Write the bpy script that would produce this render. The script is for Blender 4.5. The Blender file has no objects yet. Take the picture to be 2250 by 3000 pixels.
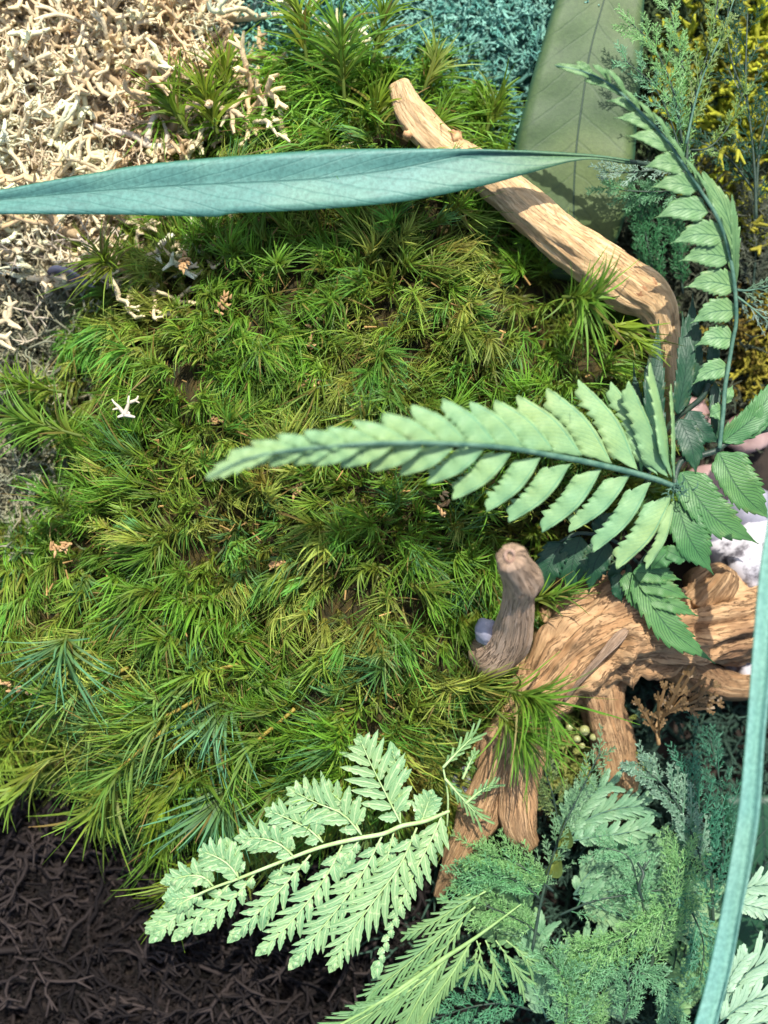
import bpy, math, random
import numpy as np
from mathutils import Vector, noise

# ------------------------------------------------------------------ set-up
S = 0.0001            # one unit of the layout below is 0.1 mm
D = 4000.0            # camera height above the bed, layout units
scene = bpy.context.scene
col = scene.collection
rnd = random.Random(7)
rs = np.random.RandomState(11)

cam_d = bpy.data.cameras.new("camera")
cam = bpy.data.objects.new("camera", cam_d)
col.objects.link(cam)
scene.camera = cam
cam.location = (0, 0, D * S)
cam_d.sensor_fit = 'VERTICAL'
cam_d.sensor_height = 36.0
cam_d.lens = 48.0
cam_d.clip_start = 0.005
cam_d.clip_end = 50
cam_d.dof.use_dof = True
cam_d.dof.focus_distance = (D - 300) * S
cam_d.dof.aperture_fstop = 5.0

SUN_EL = math.radians(57)
SUN_AZ = math.radians(14)      # clockwise from +Y: the sun stands to the upper right
world = bpy.data.worlds.new("World")
scene.world = world
world.use_nodes = True
wn = world.node_tree
bg = wn.nodes['Background']
sky = wn.nodes.new('ShaderNodeTexSky')
sky.sky_type = 'NISHITA'
sky.sun_disc = False
sky.sun_elevation = SUN_EL
sky.sun_rotation = SUN_AZ
sky.air_density = 1.0
sky.dust_density = 2.0
wn.links.new(sky.outputs[0], bg.inputs[0])
bg.inputs[1].default_value = 0.15
sun_d = bpy.data.lights.new("sun", 'SUN')
sun_d.energy = 4.0
sun_d.angle = math.radians(0.6)
sun_d.color = (1.0, 0.95, 0.87)
sun = bpy.data.objects.new("sun", sun_d)
col.objects.link(sun)
sdir = Vector((math.sin(SUN_AZ) * math.cos(SUN_EL), math.cos(SUN_AZ) * math.cos(SUN_EL), math.sin(SUN_EL)))
sun.rotation_euler = sdir.to_track_quat('Z', 'Y').to_euler()
scene.view_settings.view_transform = 'Standard'
scene.view_settings.look = 'None'
scene.view_settings.exposure = 0.75
scene.view_settings.gamma = 1.0

# ------------------------------------------------------------------ helpers
def P(x, y, z=0.0):
    """a point of the photograph (2250 x 3000) at height z, in layout units"""
    k = (D - z) / D
    return ((x - 1125) * k, (1500 - y) * k, z)

def thing(name, label, cat, loc, group=None):
    o = bpy.data.objects.new(name, None)
    o.empty_display_size = 0.01
    o.location = (loc[0] * S, loc[1] * S, loc[2] * S)
    o['label'] = label
    o['category'] = cat
    if group:
        o['group'] = group
    o['_o'] = list(loc)
    col.objects.link(o)
    return o

def mesh(name, V, F, m, parent=None, uv=None, colr=None, smooth=True, kind=None, label=None, cat=None, group=None, origin=None):
    V = np.asarray(V, dtype=np.float64).reshape(-1, 3)
    F = np.asarray(F) if not isinstance(F, list) else F
    org = (0, 0, 0)
    root = parent
    while root is not None and root.parent is not None:
        root = root.parent
    if root is not None:
        org = tuple(root['_o']) if '_o' in root else (0, 0, 0)
    elif origin is not None:
        org = origin
    me = bpy.data.meshes.new(name)
    if isinstance(F, np.ndarray):
        n, k = F.shape
        me.vertices.add(len(V))
        me.vertices.foreach_set('co', ((V - np.array(org)) * S).astype(np.float32).ravel())
        me.loops.add(n * k)
        me.loops.foreach_set('vertex_index', F.astype(np.int32).ravel())
        me.polygons.add(n)
        me.polygons.foreach_set('loop_start', np.arange(0, n * k, k, dtype=np.int32))
        me.polygons.foreach_set('loop_total', np.full(n, k, dtype=np.int32))
        me.update(calc_edges=True)
    else:
        me.from_pydata([tuple(v) for v in ((V - np.array(org)) * S)], [], F)
    if uv is not None:
        vi = np.empty(len(me.loops), dtype=np.int32)
        me.loops.foreach_get('vertex_index', vi)
        lay = me.uv_layers.new(name='UVMap')
        lay.data.foreach_set('uv', np.asarray(uv, dtype=np.float32)[vi].ravel())
    if colr is not None:
        a = me.color_attributes.new('tint', 'FLOAT_COLOR', 'POINT')
        c = np.ones((len(V), 4), dtype=np.float32)
        c[:, :3] = np.asarray(colr).reshape(-1, 3)
        a.data.foreach_set('color', c.ravel())
    if smooth:
        me.polygons.foreach_set('use_smooth', np.ones(len(me.polygons), dtype=bool))
    me.materials.append(m)
    o = bpy.data.objects.new(name, me)
    col.objects.link(o)
    if parent is not None:
        o.parent = parent
    elif origin is not None:
        o.location = tuple(c * S for c in origin)
        o['_o'] = list(origin)
    if kind: o['kind'] = kind
    if label: o['label'] = label
    if cat: o['category'] = cat
    if group: o['group'] = group
    return o

def catmull(pts, n):
    """n samples along a smooth curve through the points"""
    p = np.array(pts, dtype=float)
    if len(p) == 2:
        t = np.linspace(0, 1, n)[:, None]
        return p[0] * (1 - t) + p[1] * t
    q = np.vstack([2 * p[0] - p[1], p, 2 * p[-1] - p[-2]])
    seg = np.linalg.norm(np.diff(p[:, :3], axis=0), axis=1)
    cum = np.concatenate([[0], np.cumsum(seg)])
    out = []
    for d in np.linspace(0, cum[-1], n):
        i = min(int(np.searchsorted(cum, d, side='right') - 1), len(p) - 2)
        t = (d - cum[i]) / max(seg[i], 1e-9)
        a, b, c, e = q[i], q[i + 1], q[i + 2], q[i + 3]
        out.append(0.5 * (2 * b + (c - a) * t + (2 * a - 5 * b + 4 * c - e) * t * t + (3 * b - a - 3 * c + e) * t ** 3))
    return np.array(out)

def norm(v):
    return v / np.maximum(np.linalg.norm(v, axis=-1, keepdims=True), 1e-9)

def tube(pts, radii, n=24, sides=6, rough=0.0, seed=0, caps=True, lump=0.0):
    """pts: layout points; radii at the points. Returns V, F(list), uv"""
    pr = np.hstack([np.array(pts, float), np.array(radii, float)[:, None]])
    c = catmull(pr, n)
    C, R = c[:, :3], np.maximum(c[:, 3], 0.3)
    T = norm(np.gradient(C, axis=0))
    ref = np.array([0, 0, -1.0]) if abs(T[0][2]) < 0.8 else np.array([0.3, -0.9, 0.2])
    U = norm(ref - T[0] * np.dot(ref, T[0]))
    V, uv = [], []
    L = 0
    for i in range(n):
        if i:
            L += np.linalg.norm(C[i] - C[i - 1])
        U = norm(U - T[i] * np.dot(U, T[i]))
        B = np.cross(T[i], U)
        for k in range(sides + 1):
            a = 2 * math.pi * k / sides
            r = R[i]
            if rough:
                ca, sa = math.cos(a), math.sin(a)
                r *= 1 + rough * noise.fractal(Vector((ca * 3.2 + seed, sa * 3.2, L / 170.0)), 0.9, 2.1, 4) \
                    - rough * 0.9 * max(0, 0.25 - abs(noise.noise(Vector((ca * 2.1 + seed, sa * 2.1 + 5, L / 210.0))))) * 2
            if lump:
                r *= 1 + lump * noise.noise(Vector((math.cos(a) + seed, math.sin(a), L / 90.0)))
            V.append(C[i] + (U * math.cos(a) + B * math.sin(a)) * r)
            uv.append((k / sides, L / 400.0))
    F = []
    w = sides + 1
    for i in range(n - 1):
        for k in range(sides):
            F.append((i * w + k, i * w + k + 1, (i + 1) * w + k + 1, (i + 1) * w + k))
    if caps:
        for i, sgn in ((0, -1), (n - 1, 1)):
            base = len(V)
            for rr, ff in ((0.75, 0.22), (0.0, 0.34)):
                for k in range(w):
                    e = V[i * w + k]
                    V.append(C[i] + (e - C[i]) * rr + T[i] * sgn * R[i] * ff)
                    uv.append((k / sides, uv[i * w][1] + 0.02 * sgn))
            ring = [i * w, base, base + w]
            for a, b in zip(ring, ring[1:]):
                for k in range(sides):
                    f = (a + k, a + k + 1, b + k + 1, b + k)
                    F.append(f if sgn > 0 else f[::-1])
    return V, F, uv

def join(parts):
    V, F, U = [], [], []
    for v, f, u in parts:
        o = len(V)
        V.extend(v); U.extend(u)
        F.extend([tuple(i + o for i in q) for q in f])
    return V, F, U

def sm(a, b, t):
    t = np.clip((t - a) / (b - a), 0, 1)
    return t * t * (3 - 2 * t)

PROF = {
    'leaflet': lambda t: np.minimum(1, (t / 0.10) ** 0.7 if t > 0 else 0) * (1 - 0.985 * sm(0.5, 1.0, t)),
    'hook': lambda t: min(1, (t / 0.2) ** 0.9 if t > 0 else 0) * (1 - 0.12 * sm(0.3, .8, t)) * (1 - 0.95 * max(0, (t - 0.84) / 0.16) ** 1.2),
    'drop': lambda t: (math.sin(math.pi * min(1, t) ** 0.62) ** 0.75 if 0 < t < 0.86 else 0) * (1 - sm(.62, .86, t)) + 0.05 * (1 - t) if t > 0 else 0.02,
    'ovate': lambda t: (max(0.0, math.sin(math.pi * t ** 0.7)) ** 0.8) if 0 < t < 1 else 0.01,
    'lance': lambda t: (max(0.0, math.sin(math.pi * t ** 0.85)) ** 0.7) if 0 < t < 1 else 0.01,
    'wedge': lambda t: (0.1 + 0.9 * sm(0, .75, t)) * (1 - 0.6 * sm(.82, 1, t)),
}

def blade(mid, wl, wr, prof='leaflet', teeth=0, depth=0.2, cup=0.0, n=None, fwd=0.5, tilt=0.0, roundt=False, wav=0.0, seed=0.0, twist=0.0):
    """a leaf blade about a midline of layout points; wl / wr half widths to the left and right of travel"""
    if n is None:
        n = max(10, teeth * 4 + 1) if teeth else 14
    C = catmull(mid, n)
    T = norm(np.gradient(C, axis=0))
    Ls = np.linalg.norm(np.array(mid[-1]) - np.array(mid[0]))
    f = PROF[prof] if isinstance(prof, str) else prof
    V, uv, F = [], [], []
    cols = (-1, -0.66, -0.33, 0, 0.33, 0.66, 1)
    for i in range(n):
        t = i / (n - 1)
        p = max(0.012, f(t))
        side = np.cross(np.array([0, 0, 1.0]), T[i]); side = side / max(np.linalg.norm(side), 1e-6)
        ang = tilt + twist * t
        sd = side * math.cos(ang) + np.array([0, 0, 1.0]) * math.sin(ang)
        tf = 1.0; fs = 0.0
        if teeth:
            fr = (t * teeth + seed) % 1.0
            if roundt:
                tf = 1 - depth * (1 - math.sin(math.pi * fr) ** 0.5)
            else:
                dq = depth * (0.25 + 1.1 * sm(.3, .85, t)) if prof == 'hook' else depth
                dq *= 0.7 + 0.6 * abs(math.sin(int(t * teeth + seed) * 2.7 + seed * 20))
                tf = 1 - dq * (1 - fr) ** 1.3
                fs = fwd * fr * Ls / teeth * 0.8
        for s in cols:
            w = (wl if s > 0 else wr) * p
            e = abs(s)
            k = w * e * (tf if e == 1 else 1 - (1 - tf) * e * 0.55)
            q = C[i] + sd * (k if s > 0 else -k) + T[i] * fs * (e == 1) * min(1, p * 1.5)
            q = q + np.array([0, 0, cup * w * e * e])
            if wav:
                q = q + np.array([0, 0, wav * e * math.sin(t * 19 + seed * 9 + (2 if s > 0 else 0))])
            V.append(q); uv.append((t, 0.5 + 0.5 * s))
    m = len(cols)
    for i in range(n - 1):
        for j in range(m - 1):
            F.append((i * m + j, i * m + j + 1, (i + 1) * m + j + 1, (i + 1) * m + j))
    return V, F, uv

def strands(Pp, Dr, Bd, L, w, K, c0, c1, tip=0.12, face=0.7, belly=True):
    """many thin leaves at once: returns V, F, colours"""
    n = len(Pp)
    s = np.linspace(0, 1, K)
    pts = Pp[:, None] + L[:, None, None] * (Dr[:, None] * s[None, :, None] + 0.5 * Bd[:, None] * (s ** 2)[None, :, None])
    tan = Dr[:, None] + Bd[:, None] * s[None, :, None]
    up = np.array([0, 0, 1.0]) + rs.normal(0, face, (n, 1, 3))
    side = norm(np.cross(tan, np.broadcast_to(up, tan.shape)))
    prof = (np.minimum(1, 0.55 + s * 2) * (1 - s) ** 0.75 + tip * s) if belly else np.ones(K) * (1 - s * (1 - tip))
    hw = (w[:, None] * prof[None]) * 0.5
    V = np.stack([pts - side * hw[..., None], pts + side * hw[..., None]], axis=2)
    base = (np.arange(n) * K * 2)[:, None]
    i = np.arange(K - 1)[None] * 2
    F = np.stack([base + i, base + i + 1, base + i + 3, base + i + 2], axis=-1).reshape(-1, 4)
    cc = c0[:, None] * (1 - s[None, :, None]) + c1[:, None] * s[None, :, None]
    cc = np.repeat(cc[:, :, None], 2, axis=2)
    return V.reshape(-1, 3), F, cc.reshape(-1, 3)

def cones(A, B, ra, rb, ca, cb, sides=5):
    """many tapered twigs at once"""
    n = len(A)
    T = norm(B - A)
    ref = np.where(np.abs(T[:, 2:3]) < 0.9, np.array([[0, 0, 1.0]]), np.array([[1.0, 0, 0]]))
    U = norm(np.cross(T, ref)); W = np.cross(T, U)
    a = np.arange(sides) * 2 * math.pi / sides
    ring = U[:, None] * np.cos(a)[None, :, None] + W[:, None] * np.sin(a)[None, :, None]
    V = np.concatenate([A[:, None] + ring * ra[:, None, None], B[:, None] + ring * rb[:, None, None]], axis=1)
    base = (np.arange(n) * 2 * sides)[:, None]
    k = np.arange(sides)[None]; k2 = (k + 1) % sides
    F = np.stack([base + k, base + k2, base + sides + k2, base + sides + k], axis=-1).reshape(-1, 4)
    C = np.concatenate([np.repeat(ca[:, None], sides, 1), np.repeat(cb[:, None], sides, 1)], axis=1)
    return V.reshape(-1, 3), F, C.reshape(-1, 3)

def merge(ls):
    V, F, C, o = [], [], [], 0
    for v, f, c in ls:
        V.append(v); F.append(f + o); C.append(c); o += len(v)
    return np.vstack(V), np.vstack(F), np.vstack(C)

def inside(poly, x, y):
    r = np.zeros(x.shape, bool)
    n = len(poly)
    for i in range(n):
        x1, y1 = poly[i]; x2, y2 = poly[(i + 1) % n]
        c = ((y1 > y) != (y2 > y))
        with np.errstate(divide='ignore', invalid='ignore'):
            xi = (x2 - x1) * (y - y1) / ((y2 - y1) if y2 != y1 else 1e-9) + x1
        r ^= c & (x < xi)
    return r

def edist(poly, x, y):
    d = np.full(x.shape, 1e9)
    n = len(poly)
    for i in range(n):
        x1, y1 = poly[i]; x2, y2 = poly[(i + 1) % n]
        dx, dy = x2 - x1, y2 - y1
        t = np.clip(((x - x1) * dx + (y - y1) * dy) / (dx * dx + dy * dy + 1e-9), 0, 1)
        d = np.minimum(d, np.hypot(x - x1 - t * dx, y - y1 - t * dy))
    return d

# ------------------------------------------------------------------ materials
class NT:
    def __init__(s, name):
        s.m = bpy.data.materials.new(name); s.m.use_nodes = True
        s.t = s.m.node_tree; s.t.nodes.clear()
    def n(s, ty, **kw):
        nd = s.t.nodes.new(ty)
        for k, v in kw.items():
            setattr(nd, k, v)
        return nd
    def l(s, a, b): s.t.links.new(a, b)
    def val(s, sock, v):
        if hasattr(v, 'links') or isinstance(v, bpy.types.NodeSocket): s.l(v, sock)
        else: sock.default_value = v
    def math(s, op, a, b=0.0, c=None):
        nd = s.n('ShaderNodeMath', operation=op)
        s.val(nd.inputs[0], a); s.val(nd.inputs[1], b)
        if c is not None: s.val(nd.inputs[2], c)
        return nd.outputs[0]
    def mix(s, f, a, b, mode='MIX'):
        nd = s.n('ShaderNodeMix', data_type='RGBA', blend_type=mode)
        s.val(nd.inputs[0], f)
        for i, c in ((6, a), (7, b)):
            s.val(nd.inputs[i], c if isinstance(c, bpy.types.NodeSocket) else (*c, 1))
        return nd.outputs[2]
    def noise(s, vec, scale, detail=3, rough=0.6):
        nd = s.n('ShaderNodeTexNoise'); nd.inputs['Scale'].default_value = scale
        nd.inputs['Detail'].default_value = detail; nd.inputs['Roughness'].default_value = rough
        if vec is not None: s.l(vec, nd.inputs['Vector'])
        return nd.outputs[0]
    def step(s, v, lo, hi):
        nd = s.n('ShaderNodeMapRange', interpolation_type='SMOOTHSTEP')
        s.val(nd.inputs[0], v); nd.inputs[1].default_value = lo; nd.inputs[2].default_value = hi
        return nd.outputs[0]
    def out(s, base, rough=0.5, trans=0.0, bump=None, bstr=0.3, bdist=0.0005, spec=0.5, tcol=None):
        pr = s.n('ShaderNodeBsdfPrincipled')
        s.val(pr.inputs['Base Color'], base if isinstance(base, bpy.types.NodeSocket) else (*base, 1))
        s.val(pr.inputs['Roughness'], rough)
        pr.inputs['Specular IOR Level'].default_value = spec
        bn = None
        if bump is not None:
            b = s.n('ShaderNodeBump'); b.inputs['Strength'].default_value = bstr; b.inputs['Distance'].default_value = bdist
            s.l(bump, b.inputs['Height']); s.l(b.outputs[0], pr.inputs['Normal']); bn = b
        o = s.n('ShaderNodeOutputMaterial')
        if trans:
            tr = s.n('ShaderNodeBsdfTranslucent')
            tc = tcol if tcol is not None else base
            s.val(tr.inputs[0], tc if isinstance(tc, bpy.types.NodeSocket) else (*tc, 1))
            mx = s.n('ShaderNodeMixShader'); mx.inputs[0].default_value = trans
            s.l(pr.outputs[0], mx.inputs[1]); s.l(tr.outputs[0], mx.inputs[2]); s.l(mx.outputs[0], o.inputs[0])
        else:
            s.l(pr.outputs[0], o.inputs[0])
        return s.m

def leaf_mat(name, c1, c2, vein, nv=12, slant=2.2, vstr=0.6, ribw=0.05, trans=0.25, rough=0.5, mott=60, grain=0.25, rib=0.7, speck=0.0, edge=None, vw=0.09, endc=None, age=0.35, agec=(0.36, 0.34, 0.10)):
    t = NT(name)
    uv = t.n('ShaderNodeUVMap').outputs[0]
    sep = t.n('ShaderNodeSeparateXYZ'); t.l(uv, sep.inputs[0])
    u, v = sep.outputs[0], sep.outputs[1]
    tc = t.n('ShaderNodeTexCoord').outputs['Object']
    s_ = t.math('ABSOLUTE', t.math('MULTIPLY', t.math('SUBTRACT', v, 0.5), 2.0))
    wob = t.math('MULTIPLY', t.noise(tc, 90, 2), 0.5)
    x = t.math('ADD', t.math('SUBTRACT', t.math('MULTIPLY', u, float(nv)), t.math('MULTIPLY', s_, slant)), wob)
    fr = t.math('ABSOLUTE', t.math('SUBTRACT', t.math('FRACT', x), 0.5))
    line = t.math('SUBTRACT', 1.0, t.step(fr, vw * 0.25, vw * 1.5))
    ribm = t.math('SUBTRACT', 1.0, t.step(s_, ribw * 0.4, ribw))
    nz = t.step(t.noise(tc, mott, 4, 0.65), 0.3, 0.7)
    base = t.mix(nz, c1, c2)
    fine = t.noise(tc, 900, 2, 0.7)
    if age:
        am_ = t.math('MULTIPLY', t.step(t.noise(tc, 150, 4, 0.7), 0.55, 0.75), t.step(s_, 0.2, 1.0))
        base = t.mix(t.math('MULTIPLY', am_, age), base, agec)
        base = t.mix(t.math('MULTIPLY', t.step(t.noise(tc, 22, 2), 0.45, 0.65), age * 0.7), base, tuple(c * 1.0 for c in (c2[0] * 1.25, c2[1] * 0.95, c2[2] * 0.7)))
    if endc:
        base = t.mix(t.step(u, 0.70, 0.93), base, endc)
    g = t.step(fine, 0.3, 0.72)
    base = t.mix(t.math('MULTIPLY', g, grain), base, tuple(c * 0.45 for c in vein))
    base = t.mix(t.math('MULTIPLY', line, vstr), base, vein)
    base = t.mix(t.math('MULTIPLY', ribm, rib), base, vein)
    if edge is not None:
        base = t.mix(t.step(s_, 0.9, 1.0), base, edge)
    if speck:
        sp = t.step(t.noise(tc, 520, 2, 0.6), 0.60, 0.68)
        base = t.mix(t.math('MULTIPLY', sp, speck), base, (0.6, 0.7, 0.35))
    h = t.math('ADD', t.math('MULTIPLY', line, -0.6 * min(1, vstr * 2)), t.math('MULTIPLY', fine, 0.5))
    h = t.math('ADD', h, t.math('MULTIPLY', ribm, -1.0))
    return t.out(base, rough, trans, h, 0.35, 0.0004)

def tint_mat(name, rough=0.5, trans=0.25, spec=0.5, scale=400, amt=0.3, bump=False, mul=1.0):
    t = NT(name)
    a = t.n('ShaderNodeVertexColor', layer_name='tint').outputs[0]
    tc = t.n('ShaderNodeTexCoord').outputs['Object']
    nz = t.step(t.noise(tc, scale, 3), 0.3, 0.7)
    base = t.mix(t.math('MULTIPLY', nz, amt), a, t.mix(1.0, a, (0.55, 0.55, 0.55), 'MULTIPLY'))
    return t.out(base, rough, trans, t.noise(tc, scale * 2, 3) if bump else None, 0.6, 0.0006, spec=spec)

def wood_mat(name, c_light, c_mid, c_dark, stain=0.5, blot=0.0, gs=1.0, ck=0.3, dis=1.2, bst=0.6):
    t = NT(name)
    uv = t.n('ShaderNodeUVMap').outputs[0]
    tc = t.n('ShaderNodeTexCoord').outputs['Object']
    wv = t.n('ShaderNodeVectorMath', operation='MULTIPLY'); t.l(uv, wv.inputs[0]); wv.inputs[1].default_value = (26 * gs, 2.0 * gs, 1)
    dist = t.n('ShaderNodeVectorMath', operation='ADD'); t.l(wv.outputs[0], dist.inputs[0])
    nzv = t.n('ShaderNodeTexNoise'); nzv.inputs['Scale'].default_value = 45; nzv.inputs['Detail'].default_value = 2
    t.l(tc, nzv.inputs['Vector'])
    sc = t.n('ShaderNodeVectorMath', operation='SCALE'); t.l(nzv.outputs['Color'], sc.inputs[0]); sc.inputs['Scale'].default_value = dis
    t.l(sc.outputs[0], dist.inputs[1])
    g1 = t.noise(dist.outputs[0], 1.0, 6, 0.65)
    g2 = t.noise(dist.outputs[0], 4.5, 5, 0.7)
    crack = t.math('SUBTRACT', 1.0, t.step(t.math('ABSOLUTE', t.math('SUBTRACT', g1, 0.5)), 0.0, 0.022))
    base = t.mix(t.step(g1, 0.3, 0.72), c_mid, c_light)
    base = t.mix(t.math('MULTIPLY', t.step(g2, 0.48, 0.7), 0.6), base, tuple((a + b) / 2 for a, b in zip(c_mid, c_dark)))
    st = t.step(t.noise(tc, 38, 4, 0.7), 0.52, 0.72)
    base = t.mix(t.math('MULTIPLY', st, stain), base, c_dark)
    base = t.mix(t.math('MULTIPLY', crack, ck), base, c_dark)
    if blot:
        b2 = t.step(t.noise(tc, 120, 4, 0.7), 0.6, 0.72)
        base = t.mix(t.math('MULTIPLY', b2, blot), base, tuple(c * 0.35 for c in c_dark))
    h = t.math('SUBTRACT', t.math('ADD', g1, t.math('MULTIPLY', g2, 0.5)), t.math('MULTIPLY', crack, 0.6))
    return t.out(base, 0.65, 0, h, bst, 0.0010, spec=0.3)

def plain_mat(name, c1, c2, scale=200, rough=0.6, trans=0, bump=0.4, spec=0.4, lo=0.35, hi=0.65):
    t = NT(name)
    tc = t.n('ShaderNodeTexCoord').outputs['Object']
    nz = t.noise(tc, scale, 5, 0.65)
    return t.out(t.mix(t.step(nz, lo, hi), c1, c2), rough, trans, nz, bump, 0.0008, spec=spec)

M = {}
M['pale'] = leaf_mat('pale_frond_leaf', (0.20, 0.40, 0.19), (0.30, 0.46, 0.17), (0.10, 0.30, 0.17), nv=15, slant=4.5, vstr=0.2, ribw=0.06, trans=0.22, rough=0.55, mott=35, grain=0.16)
M['frond'] = leaf_mat('curved_frond_leaf', (0.15, 0.31, 0.12), (0.20, 0.36, 0.13), (0.03, 0.12, 0.05), nv=8, slant=3.2, vstr=0.6, ribw=0.07, trans=0.2, rough=0.5, mott=35, grain=0.14, vw=0.11)
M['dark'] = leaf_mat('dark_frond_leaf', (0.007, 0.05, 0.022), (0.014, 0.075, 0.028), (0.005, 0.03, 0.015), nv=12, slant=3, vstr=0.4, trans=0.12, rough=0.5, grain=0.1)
M['mid'] = leaf_mat('middle_green_leaf', (0.06, 0.20, 0.06), (0.10, 0.26, 0.07), (0.015, 0.07, 0.025), nv=18, slant=5.5, vstr=0.75, ribw=0.06, trans=0.2, rough=0.48, grain=0.12, vw=0.13)
M['rachis'] = plain_mat('frond_stalk', (0.04, 0.11, 0.075), (0.10, 0.20, 0.13), 260, 0.6)
M['rachis_dark'] = plain_mat('dark_stalk', (0.015, 0.035, 0.025), (0.04, 0.07, 0.04), 260, 0.5)
M['strap'] = leaf_mat('strap_leaf', (0.085, 0.23, 0.19), (0.12, 0.30, 0.24), (0.03, 0.13, 0.10), nv=15, slant=2.4, vstr=0.3, ribw=0.05, endc=(0.11, 0.21, 0.09), age=0.5, agec=(0.05, 0.13, 0.10), trans=0.1, rough=0.55, mott=25, grain=0.42, rib=0.75, edge=(0.03, 0.14, 0.08), vw=0.07)
M['strap2'] = leaf_mat('pale_strap_leaf', (0.20, 0.43, 0.35), (0.25, 0.49, 0.39), (0.05, 0.2, 0.16), nv=6, slant=1, vstr=0.0, ribw=0.03, trans=0.15, rough=0.5, mott=70, grain=0.4, age=0.2, agec=(0.12, 0.3, 0.22), rib=0.8, edge=(0.03, 0.16, 0.09))
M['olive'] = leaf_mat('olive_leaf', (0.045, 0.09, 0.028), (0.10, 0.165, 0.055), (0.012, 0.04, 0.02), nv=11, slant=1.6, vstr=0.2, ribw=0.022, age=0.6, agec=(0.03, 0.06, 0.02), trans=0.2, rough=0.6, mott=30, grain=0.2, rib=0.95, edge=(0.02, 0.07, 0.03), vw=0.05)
M['carrot'] = leaf_mat('lacy_leaf', (0.15, 0.34, 0.15), (0.26, 0.45, 0.19), (0.48, 0.62, 0.30), nv=4, slant=2.0, vstr=0.6, ribw=0.16, trans=0.25, rough=0.4, mott=120, grain=0.1, rib=0.8, speck=0.5)
M['carrot2'] = leaf_mat('lacy_leaf_deep', (0.12, 0.28, 0.11), (0.19, 0.36, 0.13), (0.32, 0.46, 0.16), nv=4, slant=2.0, vstr=0.25, ribw=0.1, trans=0.25, rough=0.5, mott=90, grain=0.1, rib=0.5)  # deeper green for the second frond, fern tips and some lobed leaves
M['fan'] = leaf_mat('fan_leaf', (0.16, 0.34, 0.18), (0.25, 0.42, 0.21), (0.06, 0.17, 0.08), nv=5, slant=2.6, vstr=0.5, ribw=0.08, trans=0.25, rough=0.45, mott=90, grain=0.15)
M['fan_pale'] = leaf_mat('pale_fan_leaf', (0.32, 0.5, 0.32), (0.42, 0.6, 0.4), (0.15, 0.32, 0.18), nv=5, slant=2.6, vstr=0.4, ribw=0.08, trans=0.25, rough=0.5, mott=90, grain=0.15)
M['axis2'] = plain_mat('green_axis', (0.20, 0.33, 0.10), (0.28, 0.42, 0.15), 200, 0.5)
M['axis'] = plain_mat('pale_axis', (0.32, 0.46, 0.16), (0.42, 0.56, 0.26), 200, 0.45)
M['moss'] = tint_mat('moss_leaf', 0.5, 0.42, 0.28, 500, 0.2)
M['lichen'] = tint_mat('lichen', 0.8, 0.15, 0.2, 350, 0.35, bump=True)
M['feather'] = tint_mat('feather_leaf', 0.45, 0.5, 0.4, 500, 0.2)
M['stick'] = wood_mat('peeled_wood', (0.86, 0.62, 0.34), (0.74, 0.47, 0.22), (0.30, 0.14, 0.05), 0.5, 0.45, 1.9, 0.25, 0.8, 0.8)
M['root'] = wood_mat('root_wood', (0.54, 0.35, 0.18), (0.36, 0.20, 0.09), (0.12, 0.055, 0.025), 0.6, 0.4, 1.7, 0.28, 1.2, 0.9)
M['peg'] = wood_mat('weathered_wood', (0.58, 0.41, 0.28), (0.44, 0.29, 0.18), (0.12, 0.07, 0.035), 0.4, 0.0, 1.0, 0.55, 1.4, 1.0)
M['soil'] = plain_mat('soil', (0.012, 0.009, 0.007), (0.035, 0.025, 0.018), 90, 0.95, bump=1.0)
M['mound'] = plain_mat('moss_litter', (0.012, 0.012, 0.003), (0.06, 0.042, 0.009), 260, 0.95, bump=1.0)
M['debris'] = plain_mat('dry_flakes', (0.32, 0.18, 0.07), (0.52, 0.33, 0.15), 300, 0.8)
M['stone_pink'] = plain_mat('pink_stone', (0.30, 0.19, 0.17), (0.42, 0.29, 0.26), 60, 0.55)
M['stone_grey'] = plain_mat('grey_stone', (0.20, 0.20, 0.24), (0.34, 0.33, 0.38), 80, 0.35)
M['stone_white'] = plain_mat('white_stone', (0.10, 0.09, 0.10), (0.52, 0.50, 0.52), 110, 0.8, lo=0.36, hi=0.5)
M['bead'] = plain_mat('wet_bead', (0.36, 0.38, 0.14), (0.46, 0.47, 0.22), 60, 0.08, 0.25, 0.05, 0.8)
M['bark'] = plain_mat('dry_leaf', (0.42, 0.40, 0.50), (0.60, 0.58, 0.66), 120, 0.6)
M['white'] = plain_mat('bleached_twig', (0.50, 0.42, 0.30), (0.66, 0.58, 0.46), 120, 0.75)
M['knot'] = plain_mat('knot_wood', (0.26, 0.12, 0.05), (0.62, 0.38, 0.18), 240, 0.7)
M['ring'] = plain_mat('split_wood', (0.20, 0.11, 0.07), (0.42, 0.28, 0.20), 300, 0.6)
M['yleaf'] = leaf_mat('yellow_leaf', (0.24, 0.30, 0.07), (0.19, 0.28, 0.08), (0.2, 0.22, 0.03), trans=0.25)


# ------------------------------------------------------------------ setting: the bed everything lies on
n = 60
gx = np.linspace(-9000, 9000, n); gy = np.linspace(-9000, 9000, n)
GX, GY = np.meshgrid(gx, gy)
GZ = -60 + 25 * np.sin(GX / 700.0) * np.cos(GY / 900.0)
V = np.stack([GX, GY, GZ], -1).reshape(-1, 3)
i = np.arange(n - 1)[:, None] * n + np.arange(n - 1)[None]
F = np.stack([i, i + 1, i + n + 1, i + n], -1).reshape(-1, 4)
mesh('ground', V, F, M['soil'], kind='structure')

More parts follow.
